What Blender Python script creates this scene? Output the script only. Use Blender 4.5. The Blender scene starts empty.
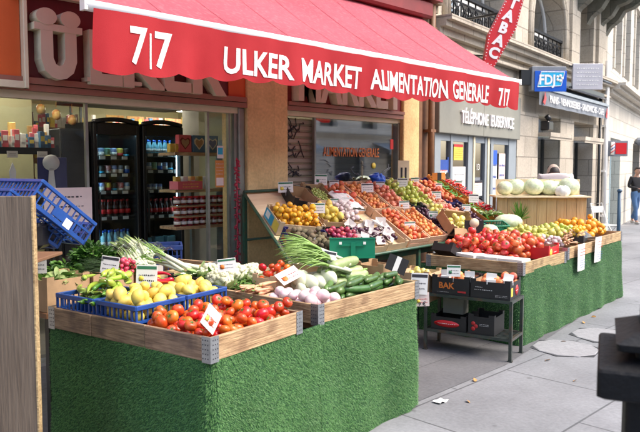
import bpy, bmesh, math, random
import numpy as np
from mathutils import Vector, Matrix, Euler
random.seed(7); rng = np.random.default_rng(7)
PI = math.pi; S = math.sin; Cc = math.cos
scn = bpy.context.scene
# ------------------------------------------------------------------ camera
cam_d = bpy.data.cameras.new('camera'); cam = bpy.data.objects.new('camera', cam_d)
scn.collection.objects.link(cam); scn.camera = cam
cam_d.lens = 38; cam_d.sensor_width = 36; cam_d.clip_start = 0.05; cam_d.clip_end = 500
cam.location = (0, 0, 1.7)
cam.rotation_euler = (math.radians(90 - 4.06), 0, math.radians(-45))
cam_d.dof.use_dof = True; cam_d.dof.focus_distance = 5.0; cam_d.dof.aperture_fstop = 5.0
# ------------------------------------------------------------------ light
W = bpy.data.worlds.new('World'); scn.world = W; W.use_nodes = True
nt = W.node_tree; bg = nt.nodes['Background']
sky = nt.nodes.new('ShaderNodeTexSky'); sky.sky_type = 'NISHITA'; sky.sun_disc = False
SUN_EL, SUN_AZ = 52, 150
sky.sun_elevation = math.radians(SUN_EL); sky.sun_rotation = math.radians(SUN_AZ)
sky.air_density = 1.0; sky.dust_density = 3.5; sky.ozone_density = 0.3
nt.links.new(sky.outputs[0], bg.inputs[0]); bg.inputs[1].default_value = 0.15
sun_d = bpy.data.lights.new('sun', 'SUN'); sun = bpy.data.objects.new('sun', sun_d)
scn.collection.objects.link(sun)
sun_d.energy = 1.05; sun_d.angle = math.radians(34); sun_d.color = (1, .94, .85)
_e, _a = math.radians(SUN_EL), math.radians(SUN_AZ)
sdir = Vector((S(_a) * Cc(_e), Cc(_a) * Cc(_e), S(_e)))
sun.rotation_euler = sdir.to_track_quat('Z', 'Y').to_euler(); sun.location = (0, -3, 12)
vs = scn.view_settings; vs.view_transform = 'Standard'; vs.look = 'None'; vs.gamma = 1; vs.exposure = 1.5
scn.display_settings.display_device = 'sRGB'
scn.cycles.use_denoising = True; scn.cycles.max_bounces = 8; scn.cycles.transparent_max_bounces = 16
scn.cycles.caustics_reflective = False; scn.cycles.caustics_refractive = False
scn.cycles.sample_clamp_indirect = 6

# ------------------------------------------------------------------ materials
MAT = {}
def rgb(c): return (c[0], c[1], c[2], 1)
def mat(name, col, rough=.55, var=.15, scale=6, bump=0, bscale=50, metal=0, rnd=0, col2=None, spec=.5,
        stretch=(1, 1, 1), sss=0, emis=0, trans=0, coat=0, seed=0, patch=None):
    """principled material: noise between a darker and a lighter value of the thing's own colour; rnd varies it per object"""
    m = bpy.data.materials.new(name); m.use_nodes = True; MAT[name] = m
    n = m.node_tree; N = n.nodes; L = n.links; b = N['Principled BSDF']
    tc = N.new('ShaderNodeTexCoord'); mp = N.new('ShaderNodeMapping'); mp.inputs['Scale'].default_value = stretch
    mp.inputs['Location'].default_value = (seed, seed * 1.7, 0)
    L.new(tc.outputs['Object'], mp.inputs[0])
    nz = N.new('ShaderNodeTexNoise'); nz.inputs['Scale'].default_value = scale; nz.inputs['Detail'].default_value = 6
    nz.inputs['Roughness'].default_value = .62
    L.new(mp.outputs[0], nz.inputs['Vector'])
    rp = N.new('ShaderNodeValToRGB'); rp.color_ramp.elements[0].position = .3; rp.color_ramp.elements[1].position = .7
    c2 = col2 if col2 else tuple(min(1, c * (1 + var)) for c in col)
    c1 = tuple(c * (1 - var) for c in col) if not col2 else col
    rp.color_ramp.elements[0].color = rgb(c1); rp.color_ramp.elements[1].color = rgb(c2)
    L.new(nz.outputs[0], rp.inputs[0]); out = rp.outputs[0]
    if patch:   # (colour, scale, amount)
        n2 = N.new('ShaderNodeTexNoise'); n2.inputs['Scale'].default_value = patch[1]; n2.inputs['Detail'].default_value = 4
        L.new(tc.outputs['Object'], n2.inputs['Vector'])
        r2 = N.new('ShaderNodeMapRange'); r2.inputs[1].default_value = .5; r2.inputs[2].default_value = .68
        r2.inputs[4].default_value = patch[2]; L.new(n2.outputs[0], r2.inputs[0])
        mx = N.new('ShaderNodeMix'); mx.data_type = 'RGBA'; L.new(r2.outputs[0], mx.inputs[0])
        L.new(out, mx.inputs[6]); mx.inputs[7].default_value = rgb(patch[0]); out = mx.outputs[2]
    if rnd:
        oi = N.new('ShaderNodeObjectInfo'); hs = N.new('ShaderNodeHueSaturation')
        r1 = N.new('ShaderNodeMapRange'); r1.inputs[3].default_value = 1 - rnd; r1.inputs[4].default_value = 1 + rnd
        r3 = N.new('ShaderNodeMapRange'); r3.inputs[3].default_value = .5 - rnd * .07; r3.inputs[4].default_value = .5 + rnd * .07
        ml = N.new('ShaderNodeMath'); ml.operation = 'MULTIPLY'; ml.inputs[1].default_value = 7.31
        fr = N.new('ShaderNodeMath'); fr.operation = 'FRACT'
        L.new(oi.outputs['Random'], r1.inputs[0]); L.new(oi.outputs['Random'], ml.inputs[0]); L.new(ml.outputs[0], fr.inputs[0])
        L.new(fr.outputs[0], r3.inputs[0]); L.new(r1.outputs[0], hs.inputs['Value']); L.new(r3.outputs[0], hs.inputs['Hue'])
        L.new(out, hs.inputs['Color']); out = hs.outputs[0]
    L.new(out, b.inputs['Base Color'])
    b.inputs['Roughness'].default_value = rough; b.inputs['Metallic'].default_value = metal
    b.inputs['Specular IOR Level'].default_value = spec
    if coat: b.inputs['Coat Weight'].default_value = coat
    if sss:
        b.inputs['Subsurface Weight'].default_value = sss; b.inputs['Subsurface Scale'].default_value = .01
    if emis:
        L.new(out, b.inputs['Emission Color']); b.inputs['Emission Strength'].default_value = emis
    if bump:
        nb = N.new('ShaderNodeTexNoise'); nb.inputs['Scale'].default_value = bscale; nb.inputs['Detail'].default_value = 5
        L.new(mp.outputs[0], nb.inputs['Vector'])
        bp = N.new('ShaderNodeBump'); bp.inputs['Strength'].default_value = bump; bp.inputs['Distance'].default_value = .01
        L.new(nb.outputs[0], bp.inputs['Height']); L.new(bp.outputs[0], b.inputs['Normal'])
    if trans:   # translucent cloth or leaf
        tr = N.new('ShaderNodeBsdfTranslucent'); L.new(out, tr.inputs[0]); ms = N.new('ShaderNodeMixShader')
        ms.inputs[0].default_value = trans; o = N['Material Output']
        L.new(b.outputs[0], ms.inputs[1]); L.new(tr.outputs[0], ms.inputs[2]); L.new(ms.outputs[0], o.inputs[0])
    return m
def glass(name, tint=(1, 1, 1), refl=1.0, rough=.02):
    m = bpy.data.materials.new(name); m.use_nodes = True; MAT[name] = m
    n = m.node_tree; N = n.nodes; L = n.links; N.remove(N['Principled BSDF'])
    t = N.new('ShaderNodeBsdfTransparent'); t.inputs[0].default_value = rgb(tint)
    g = N.new('ShaderNodeBsdfGlossy'); g.inputs['Roughness'].default_value = rough
    f = N.new('ShaderNodeLayerWeight'); f.inputs[0].default_value = .5; pw = N.new('ShaderNodeMath'); pw.operation = 'POWER'; pw.inputs[1].default_value = 4.0
    ml = N.new('ShaderNodeMath'); ml.operation = 'MULTIPLY_ADD'; ml.inputs[1].default_value = .8; ml.inputs[2].default_value = .045 * refl; ml.use_clamp = True
    ms = N.new('ShaderNodeMixShader'); L.new(f.outputs['Facing'], pw.inputs[0]); L.new(pw.outputs[0], ml.inputs[0]); L.new(ml.outputs[0], ms.inputs[0])
    L.new(t.outputs[0], ms.inputs[1]); L.new(g.outputs[0], ms.inputs[2]); L.new(ms.outputs[0], N['Material Output'].inputs[0])
    return m
def blocks(name, col, bw, bh, mortar=.012, var=.12, dirt=(.12, .105, .085), dirtamt=.55, horizontal=False, rough=.85, dscale=1.1, mcol=.55, bump=.5):
    """stone courses or paving slabs laid out in the object's own coordinates"""
    m = bpy.data.materials.new(name); m.use_nodes = True; MAT[name] = m
    n = m.node_tree; N = n.nodes; L = n.links; b = N['Principled BSDF']
    tc = N.new('ShaderNodeTexCoord'); v = tc.outputs['Object']
    if not horizontal:
        sp = N.new('ShaderNodeSeparateXYZ'); cb = N.new('ShaderNodeCombineXYZ'); L.new(v, sp.inputs[0])
        ad = N.new('ShaderNodeMath'); L.new(sp.outputs[0], ad.inputs[0]); L.new(sp.outputs[1], ad.inputs[1])
        L.new(ad.outputs[0], cb.inputs[0]); L.new(sp.outputs[2], cb.inputs[1]); v = cb.outputs[0]
    br = N.new('ShaderNodeTexBrick'); L.new(v, br.inputs['Vector']); br.inputs['Scale'].default_value = 1
    br.inputs['Mortar Size'].default_value = mortar; br.inputs['Brick Width'].default_value = bw; br.inputs['Row Height'].default_value = bh
    br.inputs['Mortar Smooth'].default_value = .3
    br.inputs['Color1'].default_value = rgb([c * (1 - var) for c in col]); br.inputs['Color2'].default_value = rgb([c * (1 + var) for c in col])
    br.inputs['Mortar'].default_value = rgb([c * mcol for c in col])
    nz = N.new('ShaderNodeTexNoise'); nz.inputs['Scale'].default_value = dscale; nz.inputs['Detail'].default_value = 8; nz.inputs['Roughness'].default_value = .65
    L.new(tc.outputs['Object'], nz.inputs['Vector'])
    mr = N.new('ShaderNodeMapRange'); mr.inputs[1].default_value = .45; mr.inputs[2].default_value = .75; mr.inputs[4].default_value = dirtamt
    L.new(nz.outputs[0], mr.inputs[0]); mx = N.new('ShaderNodeMix'); mx.data_type = 'RGBA'
    L.new(mr.outputs[0], mx.inputs[0]); L.new(br.outputs[0], mx.inputs[6]); mx.inputs[7].default_value = rgb(dirt)
    if horizontal:   # trodden-in gum and spilt drops
        n5 = N.new('ShaderNodeTexVoronoi'); n5.inputs['Scale'].default_value = 3.6; L.new(tc.outputs['Object'], n5.inputs['Vector'])
        m5 = N.new('ShaderNodeMapRange'); m5.inputs[1].default_value = .07; m5.inputs[2].default_value = .10; m5.inputs[3].default_value = .45; m5.inputs[4].default_value = 0
        L.new(n5.outputs['Distance'], m5.inputs[0]); x5 = N.new('ShaderNodeMix'); x5.data_type = 'RGBA'; L.new(m5.outputs[0], x5.inputs[0]); L.new(mx.outputs[2], x5.inputs[6])
        x5.inputs[7].default_value = (.07, .07, .07, 1)
        n6 = N.new('ShaderNodeTexNoise'); n6.inputs['Scale'].default_value = .7; n6.inputs['Detail'].default_value = 9; n6.inputs['Roughness'].default_value = .7; L.new(tc.outputs['Object'], n6.inputs['Vector'])
        m6 = N.new('ShaderNodeMapRange'); m6.inputs[1].default_value = .3; m6.inputs[2].default_value = .7; m6.inputs[3].default_value = .66; m6.inputs[4].default_value = 1.14; L.new(n6.outputs[0], m6.inputs[0])
        mx = N.new('ShaderNodeMix'); mx.data_type = 'RGBA'; mx.blend_type = 'MULTIPLY'; mx.inputs[0].default_value = 1; L.new(x5.outputs[2], mx.inputs[6]); L.new(m6.outputs[0], mx.inputs[7])
    n3 = N.new('ShaderNodeTexNoise'); n3.inputs['Scale'].default_value = 35; n3.inputs['Detail'].default_value = 6; L.new(tc.outputs['Object'], n3.inputs['Vector'])
    m3 = N.new('ShaderNodeMapRange'); m3.inputs[3].default_value = .72; m3.inputs[4].default_value = 1.28; L.new(n3.outputs[0], m3.inputs[0])
    vm = N.new('ShaderNodeVectorMath'); vm.operation = 'SCALE'; L.new(mx.outputs[2], vm.inputs[0]); L.new(m3.outputs[0], vm.inputs['Scale'])
    L.new(vm.outputs[0], b.inputs['Base Color']); b.inputs['Roughness'].default_value = rough
    ad2 = N.new('ShaderNodeMath'); ad2.operation = 'MULTIPLY_ADD'; L.new(br.outputs['Fac'], ad2.inputs[0]); ad2.inputs[1].default_value = -1.0
    L.new(n3.outputs[0], ad2.inputs[2]); bp = N.new('ShaderNodeBump'); bp.inputs['Strength'].default_value = bump; bp.inputs['Distance'].default_value = .008
    L.new(ad2.outputs[0], bp.inputs['Height']); L.new(bp.outputs[0], b.inputs['Normal'])
    return m

# ------------------------------------------------------------------ mesh helpers
class MB:
    def __init__(s): s.v = []; s.f = []; s.m = []; s.sm = []
    def add(s, vs_, fs, mi=0, smooth=False, M=None):
        o = len(s.v)
        s.v += [tuple(M @ Vector(p)) for p in vs_] if M is not None else [tuple(p) for p in vs_]
        for f in fs: s.f.append(tuple(i + o for i in f)); s.m.append(mi); s.sm.append(smooth)
        return s
    def box(s, c, d, mi=0, M=None, ch=.0, rz=0):
        hx, hy, hz = d[0] / 2, d[1] / 2, d[2] / 2
        T = Matrix.Translation(c) @ Matrix.Rotation(rz, 4, 'Z'); T = M @ T if M is not None else T
        if ch <= 0 or min(hx, hy, hz) < ch * 1.2:
            vs_ = [(x * hx, y * hy, z * hz) for x in (-1, 1) for y in (-1, 1) for z in (-1, 1)]
            return s.add(vs_, [(0, 1, 3, 2), (4, 6, 7, 5), (0, 4, 5, 1), (2, 3, 7, 6), (0, 2, 6, 4), (1, 5, 7, 3)], mi, False, T)
        ix = {}; vs_ = []
        h = (hx, hy, hz)
        for sx in (-1, 1):
            for sy in (-1, 1):
                for sz in (-1, 1):
                    sg = (sx, sy, sz)
                    for a in range(3):
                        ix[(sg, a)] = len(vs_)
                        vs_.append(tuple(sg[k] * (h[k] if k == a else h[k] - ch) for k in range(3)))
        fs = []
        for a in range(3):
            b_, c_ = (a + 1) % 3, (a + 2) % 3
            for sa in (-1, 1):
                def g(sb, sc):
                    t = [0, 0, 0]; t[a] = sa; t[b_] = sb; t[c_] = sc; return ix[(tuple(t), a)]
                q = [g(-1, -1), g(1, -1), g(1, 1), g(-1, 1)]; fs.append(q if sa > 0 else q[::-1])
                for sb in (-1, 1):
                    def e(sc, k):
                        t = [0, 0, 0]; t[a] = sa; t[b_] = sb; t[c_] = sc; return ix[(tuple(t), k)]
                    fs.append([e(-1, a), e(-1, b_), e(1, b_), e(1, a)] if sa * sb > 0 else [e(-1, b_), e(-1, a), e(1, a), e(1, b_)])
        for sx in (-1, 1):
            for sy in (-1, 1):
                for sz in (-1, 1):
                    sg = (sx, sy, sz); q = [ix[(sg, 0)], ix[(sg, 1)], ix[(sg, 2)]]; fs.append(q if sx * sy * sz > 0 else q[::-1])
        return s.add(vs_, fs, mi, False, T)
    def bb(s, x0, x1, y0, y1, z0, z1, mi=0, M=None, ch=0):
        return s.box(((x0 + x1) / 2, (y0 + y1) / 2, (z0 + z1) / 2), (abs(x1 - x0), abs(y1 - y0), abs(z1 - z0)), mi, M, ch)
    def tube(s, pts, r, n=8, mi=0, M=None, flat=1.0, cap=True):
        pts = [Vector(p) for p in pts]; k = len(pts); rs = r if hasattr(r, '__len__') else [r] * k
        t0 = (pts[1] - pts[0]).normalized(); up = Vector((0, 0, 1)) if abs(t0.z) < .9 else Vector((1, 0, 0))
        a = t0.cross(up).normalized(); vs_ = []
        for i in range(k):
            t = (pts[min(i + 1, k - 1)] - pts[max(i - 1, 0)]).normalized(); a = (a - t * a.dot(t)).normalized(); b = t.cross(a)
            for j in range(n):
                w = 2 * PI * j / n; vs_.append(pts[i] + (a * Cc(w) + b * S(w) * flat) * rs[i])
        fs = [(i * n + j, i * n + (j + 1) % n, (i + 1) * n + (j + 1) % n, (i + 1) * n + j) for i in range(k - 1) for j in range(n)]
        if cap: fs += [tuple(range(n))[::-1], tuple(range((k - 1) * n, k * n))]
        return s.add(vs_, fs, mi, n > 4, M)
    def cyl(s, p0, p1, r, n=12, mi=0, M=None): return s.tube([p0, p1], r, n, mi, M)
    def lathe(s, prof, n=20, mi=0, M=None, smooth=True):
        vs_ = [(r * Cc(2 * PI * j / n), r * S(2 * PI * j / n), z) for r, z in prof for j in range(n)]; k = len(prof)
        fs = [(i * n + j, i * n + (j + 1) % n, (i + 1) * n + (j + 1) % n, (i + 1) * n + j) for i in range(k - 1) for j in range(n)]
        fs += [tuple(range(n))[::-1], tuple(range((k - 1) * n, k * n))]
        return s.add(vs_, fs, mi, smooth, M)
    def blob(s, fn, nu=14, nv=9, mi=0, M=None):
        """closed surface, fn(theta 0..2pi, phi 0..pi) -> point"""
        vs_ = [fn(0, 0)]
        for i in range(1, nv):
            for j in range(nu): vs_.append(fn(2 * PI * j / nu, PI * i / nv))
        vs_.append(fn(0, PI)); e = len(vs_) - 1; fs = []
        for j in range(nu):
            fs.append((0, 1 + j, 1 + (j + 1) % nu)); fs.append((e, e - nu + (j + 1) % nu, e - nu + j))
        for i in range(nv - 2):
            for j in range(nu):
                a = 1 + i * nu; fs.append((a + j, a + nu + j, a + nu + (j + 1) % nu, a + (j + 1) % nu))
        return s.add(vs_, fs, mi, True, M)
    def prism(s, poly, y0, y1, mi=0, M=None):
        """polygon in x,z, extruded from y0 to y1"""
        n = len(poly); vs_ = [(x, y0, z) for x, z in poly] + [(x, y1, z) for x, z in poly]
        fs = [tuple(range(n)), tuple(range(n, 2 * n))[::-1]] + [(i, i + n, (i + 1) % n + n, (i + 1) % n) for i in range(n)]
        return s.add(vs_, fs, mi, False, M)
    def grid(s, fn, nu, nv, mi=0, M=None, smooth=True):
        vs_ = [fn(i / nu, j / nv) for i in range(nu + 1) for j in range(nv + 1)]
        fs = [(i * (nv + 1) + j, (i + 1) * (nv + 1) + j, (i + 1) * (nv + 1) + j + 1, i * (nv + 1) + j + 1) for i in range(nu) for j in range(nv)]
        return s.add(vs_, fs, mi, smooth, M)
    def mesh(s, name, mats):
        me = bpy.data.meshes.new(name); me.from_pydata(s.v, [], s.f)
        for m in (mats if isinstance(mats, (list, tuple)) else [mats]): me.materials.append(MAT[m])
        me.polygons.foreach_set('material_index', s.m); me.polygons.foreach_set('use_smooth', s.sm); me.update()
        return me
    def build(s, name, mats, parent=None, label=None, cat=None, group=None, kind=None, loc=None, rz=0):
        o = bpy.data.objects.new(name, s.mesh(name, mats)); scn.collection.objects.link(o)
        if parent: o.parent = parent
        if loc: o.location = loc
        if rz: o.rotation_euler.z = rz
        return tag(o, label, cat, group, kind)
def tag(o, label=None, cat=None, group=None, kind=None):
    for k, v in (('label', label), ('category', cat), ('group', group), ('kind', kind)):
        if v: o[k] = v
    return o
def E(name, label, cat, loc=(0, 0, 0), rz=0, group=None):
    o = bpy.data.objects.new(name, None); scn.collection.objects.link(o); o.location = loc; o.rotation_euler.z = rz
    o.empty_display_size = .1
    return tag(o, label, cat, group)
def copy_tree(o, parent=None):
    c = o.copy(); scn.collection.objects.link(c)
    if parent: c.parent = parent
    for ch in [x for x in scn.objects if x.parent == o]: copy_tree(ch, c)
    return c
FX = Matrix(((1, 0, 0, 0), (0, 0, -1, 0), (0, 1, 0, 0), (0, 0, 0, 1)))   # text plane to a wall that faces -y
def TR(x, y, z): return Matrix.Translation((x, y, z))
def RZ(a): return Matrix.Rotation(a, 4, 'Z')
def RX(a): return Matrix.Rotation(a, 4, 'X')
def RY(a): return Matrix.Rotation(a, 4, 'Y')
def text_geo(s, h, width=None, bold=0, ext=.0):
    """lettering as a mesh: cap height h, centred at the origin in x,y, fitted to width"""
    cu = bpy.data.curves.new('lettering', 'FONT'); cu.body = s; cu.size = 1; cu.offset = bold; cu.extrude = 0.1 if ext else 0
    cu.resolution_u = 3
    o = bpy.data.objects.new('lettering', cu); scn.collection.objects.link(o)
    me = o.evaluated_get(bpy.context.evaluated_depsgraph_get()).to_mesh()
    v = np.array([p.co[:] for p in me.vertices]); f = [tuple(p.vertices) for p in me.polygons]
    o.to_mesh_clear(); bpy.data.objects.remove(o); bpy.data.curves.remove(cu)
    lo, hi = v.min(0), v.max(0); k = h / .72
    v[:, 0] -= (lo[0] + hi[0]) / 2; v[:, 1] -= .36
    kx = width / (hi[0] - lo[0]) if width else k
    v[:, 0] *= kx; v[:, 1] *= k; v[:, 2] = v[:, 2] / .1 * ext / 2 if ext else 0
    return v.tolist(), f
def letters(mb, s, h, M, width=None, bold=0, ext=.004, mi=0):
    v, f = text_geo(s, h, width, bold, ext); mb.add(v, f, mi, False, M)
def scribble(mb, w, h, M, rows=3, mi=0, seed=1, t=.0012, rr=None):
    """short uneven pen strokes standing for handwriting too small to read"""
    R = random.Random(seed)
    for r in range(rows):
        x = -w / 2; y = h / 2 - (r + .5) * h / rows
        while x < w / 2 - .004:
            l = R.uniform(.04, .12) * w; a = (rr or h / rows * .28)
            mb.box((x + l / 2, y + R.uniform(-.1, .1) * a, 0), (l * .8, a * R.uniform(.5, 1), t), mi, M); x += l + R.uniform(.01, .05) * w

# plain colours
for nm, c, r, kw in [
    ('white_paint', (.78, .77, .74), .4, dict(var=.05)), ('cream_paint', (.70, .62, .44), .45, dict(var=.08)),
    ('maroon', (.11, .012, .014), .45, dict(var=.2)), ('dark_red', (.20, .022, .02), .5, dict(var=.15)),
    ('orange_panel', (.62, .12, .03), .35, dict(var=.12, scale=1.5)), ('letter_cream', (.60, .47, .35), .45, dict(var=.05)),
    ('letter_side', (.74, .68, .50), .45, {}), ('rail_brown', (.30, .13, .09), .4, dict(var=.1)),
    ('grey_frame', (.30, .30, .27), .35, dict(metal=.6)), ('grey_shop', (.25, .245, .205), .5, dict(var=.06)),
    ('blue_grey_paint', (.29, .33, .36), .45, dict(var=.06)), ('dark_metal', (.03, .032, .033), .35, dict(metal=.3)),
    ('iron_black', (.007, .0075, .009), .62, dict(var=.4, bump=.4, bscale=60, spec=.25)), ('green_metal', (.035, .10, .06), .4, dict(var=.3, patch=((.12, .07, .04), 14, .6))),
    ('rack_metal', (.07, .085, .075), .4, dict(var=.3, metal=.5, patch=((.14, .08, .05), 12, .7))), ('galv', (.38, .40, .42), .38, dict(metal=.8, var=.25, scale=30)),
    ('black_plastic', (.012, .012, .014), .3, dict(var=.2)), ('black_card', (.02, .019, .02), .5, dict(var=.2)),
    ('screen_shadow', (.02, .02, .02), .6, {}), ('paper', (.80, .79, .76), .6, dict(var=.05)), ('paper_pink', (.74, .60, .56), .6, dict(var=.06)),
    ('ink', (.03, .03, .04), .7, {}), ('ink_red', (.5, .03, .03), .6, {}), ('ink_green', (.03, .16, .08), .6, {}), ('ink_blue', (.03, .08, .35), .6, {}),
    ('ink_orange', (.65, .18, .03), .6, {}), ('yellow_card', (.75, .58, .08), .5, {}), ('navy_card', (.03, .03, .13), .4, dict(var=.2)),
    ('cyan_card', (.04, .34, .55), .4, dict(var=.1)), ('blue_crate', (.014, .065, .27), .36, dict(var=.25, scale=10)),
    ('navy_crate', (.02, .045, .17), .4, dict(var=.25, scale=10)), ('green_plastic', (.008, .20, .11), .4, dict(var=.1)),
    ('card', (.42, .27, .145), .75, dict(var=.14, scale=9, bump=.1)), ('card_pale', (.60, .45, .28), .75, dict(var=.1)),
    ('card_orange', (.60, .23, .04), .6, dict(var=.12)), ('tissue', (.72, .68, .66), .7, dict(var=.08, trans=.25)),
    ('shutter', (.40, .35, .28), .5, dict(var=.2, stretch=(.4, 1, 3), bump=.1)), ('board_brown', (.20, .10, .05), .55, dict(var=.25, stretch=(.3, 1, 1))),
    ('wall_yellow', (.46, .44, .27), .7, dict(var=.06)), ('floor_tile', (.22, .20, .17), .4, dict(var=.15)), ('ceiling_in', (.62, .58, .45), .8, {}),
    ('lamp_on', (1, .93, .78), .5, dict(emis=24, var=0)), ('led', (.55, .85, 1), .5, dict(emis=6, var=0)), ('pale_panel', (.45, .43, .36), .6, dict(var=.1)),
    ('skin', (.42, .24, .17), .5, dict(var=.08, sss=.1)), ('hair', (.02, .014, .012), .6, dict(var=.3, bump=.4)), ('black_cloth', (.016, .016, .019), .85, dict(var=.3, bump=.3)),
    ('denim', (.07, .15, .30), .85, dict(var=.3, bump=.2, bscale=300)), ('white_cloth', (.66, .58, .57), .9, dict(var=.05, bump=.2)), ('cap_cloth', (.45, .34, .28), .9, {}),
    ('shoe', (.45, .44, .42), .6, {}), ('leaf_dry', (.38, .20, .06), .8, dict(var=.4, scale=40)), ('asphalt', (.06, .06, .063), .9, dict(var=.3, scale=60, bump=.5, bscale=200)),
    ('kerbstone', (.32, .32, .33), .8, dict(var=.15, bump=.3)), ('lid_stone', (.27, .27, .28), .75, dict(var=.14, scale=20, bump=.4)), ('dark_edge', (.04, .042, .046), .9, dict(var=.3, scale=30)),
    ('window_dark', (.03, .035, .04), .15, {}), ('curtain', (.55, .57, .58), .8, dict(var=.12, stretch=(6, 1, .2))), ('awn_grey', (.20, .22, .25), .7, dict(var=.12)),
    ('sign_red', (.62, .02, .025), .35, dict(var=.05)), ('sign_blue', (.01, .10, .55), .3, dict(var=.05)), ('sign_cyan', (.03, .45, .75), .3, dict(var=.1)),
    ('sign_grey', (.52, .51, .54), .5, dict(var=.1)), ('post_blue', (.04, .09, .15), .4, {}), ('door_pale', (.36, .47, .50), .5, dict(var=.1)),
    ('rust_chain', (.40, .03, .06), .5, dict(var=.3)), ('leaf_dark', (.025, .075, .012), .55, dict(var=.5, scale=30, rnd=.15, trans=.25)),
    ('leaf_mid', (.11, .235, .04), .5, dict(var=.4, scale=25, rnd=.2, trans=.3)), ('leaf_pale', (.36, .48, .18), .5, dict(var=.3, scale=20, rnd=.15, trans=.3)),
    ('stalk_white', (.62, .66, .48), .4, dict(var=.12, sss=.1)), ('stalk_green', (.26, .42, .10), .4, dict(var=.35, scale=16, trans=.15)),
    ('bundle_film', (.62, .70, .62), .2, dict(var=.2, trans=.3, spec=.8)),
    ('turf_base', (.02, .08, .025), .9, dict(var=.3, scale=40)),
]: mat(nm, c, r, **kw)
# produce
for nm, c, c2, kw in [
    ('tomato', (.55, .04, .012), (.68, .13, .02), dict(rough=.24, rnd=.28, scale=12)), ('big_tomato', (.58, .04, .022), (.72, .16, .07), dict(rough=.25, rnd=.26, scale=9)),
    ('lemon', (.70, .50, .06), (.82, .66, .18), dict(rough=.42, rnd=.16, bump=.15, bscale=300)), ('pepper_green', (.30, .42, .04), (.44, .55, .10), dict(rough=.2, rnd=.2)),
    ('pepper_dark', (.05, .16, .02), (.12, .28, .03), dict(rough=.2, rnd=.25)), ('pepper_red', (.50, .012, .01), (.62, .03, .015), dict(rough=.15, rnd=.15)),
    ('cuke', (.025, .085, .018), (.10, .20, .05), dict(rough=.3, rnd=.25, scale=25)), ('marrow', (.28, .38, .14), (.42, .50, .24), dict(rough=.35, rnd=.1, scale=40)),
    ('carrot', (.58, .27, .13), (.64, .38, .24), dict(rough=.5, rnd=.12)), ('turnip', (.78, .72, .68), (.68, .36, .44), dict(rough=.35, rnd=.1, scale=14)),
    ('cauli', (.60, .60, .40), (.70, .70, .50), dict(rough=.8, bump=.8, bscale=120)), ('clementine', (.72, .33, .02), (.80, .48, .04), dict(rough=.35, rnd=.15, bump=.15, bscale=250)),
    ('kiwi', (.12, .09, .05), (.20, .17, .10), dict(rough=.85, rnd=.3, bump=.3, bscale=200)), ('red_onion', (.32, .03, .07), (.45, .08, .12), dict(rough=.3, rnd=.3)),
    ('peach', (.72, .30, .11), (.66, .10, .05), dict(rough=.6, rnd=.25, scale=22)), ('apricot', (.76, .38, .12), (.72, .20, .08), dict(rough=.55, rnd=.2, scale=22)),
    ('nectarine', (.70, .16, .09), (.72, .34, .20), dict(rough=.35, rnd=.25, scale=22)), ('green_apple', (.40, .46, .06), (.58, .62, .16), dict(rough=.25, rnd=.15)),
    ('yellow_apple', (.70, .62, .12), (.78, .72, .28), dict(rough=.3, rnd=.1)), ('plum', (.045, .016, .035), (.10, .03, .05), dict(rough=.35, rnd=.3)),
    ('orange', (.76, .32, .02), (.80, .40, .04), dict(rough=.35, rnd=.1, bump=.2, bscale=250)), ('pear', (.46, .46, .08), (.60, .56, .16), dict(rough=.4, rnd=.15)),
    ('melon_pale', (.44, .54, .31), (.74, .79, .60), dict(rough=.45, rnd=.08, scale=26, bump=.25, bscale=50)), ('garlic', (.72, .66, .60), (.60, .42, .48), dict(rough=.6, rnd=.1)),
    ('grape', (.38, .46, .10), (.52, .58, .20), dict(rough=.2, rnd=.2)), ('calyx', (.06, .14, .02), (.10, .22, .04), dict(rough=.6)),
    ('pine_skin', (.30, .17, .04), (.42, .27, .08), dict(rough=.6, bump=.8, bscale=40)), ('radish', (.55, .04, .08), (.62, .10, .14), dict(rough=.3, rnd=.15)),
    ('tin_red', (.5, .02, .02), (.75, .6, .6), dict(rough=.25, scale=18, rnd=.1)), ('tin_blue', (.03, .16, .48), (.5, .6, .75), dict(rough=.25, scale=18, rnd=.3)),
    ('tin_green', (.03, .25, .10), (.35, .5, .4), dict(rough=.25, scale=18, rnd=.3)), ('cola', (.035, .008, .005), (.06, .015, .01), dict(rough=.08, rnd=.1)),
    ('water_bottle', (.16, .42, .52), (.30, .55, .62), dict(rough=.08)), ('jam', (.16, .008, .012), (.26, .03, .02), dict(rough=.12, rnd=.3)),
    ('pack_mix', (.62, .12, .05), (.75, .60, .20), dict(rough=.35, scale=14, rnd=.45)), ('pack_pink', (.60, .09, .12), (.66, .14, .16), dict(rough=.35)),
    ('pack_blue', (.05, .15, .28), (.09, .20, .34), dict(rough=.35)), ('pack_gold', (.6, .35, .05), (.7, .5, .15), dict(rough=.35, rnd=.3, scale=20)),
    ('awning_top_skylit', (.44, .07, .10), (.50, .105, .14), dict(rough=.8, scale=.9, trans=.22, bump=.25, bscale=300, patch=((.60, .30, .32), 26, .22))),  # canopy red painted paler and pinker than the valance for sky light
    ('valance', (.41, .008, .015), (.47, .016, .024), dict(rough=.8, scale=3, trans=.2, bump=.2, bscale=300)), ('plain_white', (.84, .82, .80), (.9, .88, .86), dict(rough=.6)), ('print_white', (.78, .74, .72), (.86, .83, .81), dict(rough=.7, scale=20, patch=((.62, .30, .30), 55, .6))),
]: mat(nm, c, col2=c2, **kw)
def wood(name, c1, c2, axis=0, sc=3, rough=.65, knots=None):
    st = [14, 14, 14]; st[axis] = 1
    return mat(name, c1, col2=c2, rough=rough, scale=sc, stretch=tuple(st), bump=.6, bscale=8, rnd=.12, patch=knots)
wood('wood_x', (.27, .165, .075), (.62, .44, .24), 0, 5, knots=((.15, .075, .035), 7, .6))
wood('wood_y', (.25, .155, .075), (.58, .41, .23), 1, 5, knots=((.15, .075, .035), 7, .6))
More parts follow.
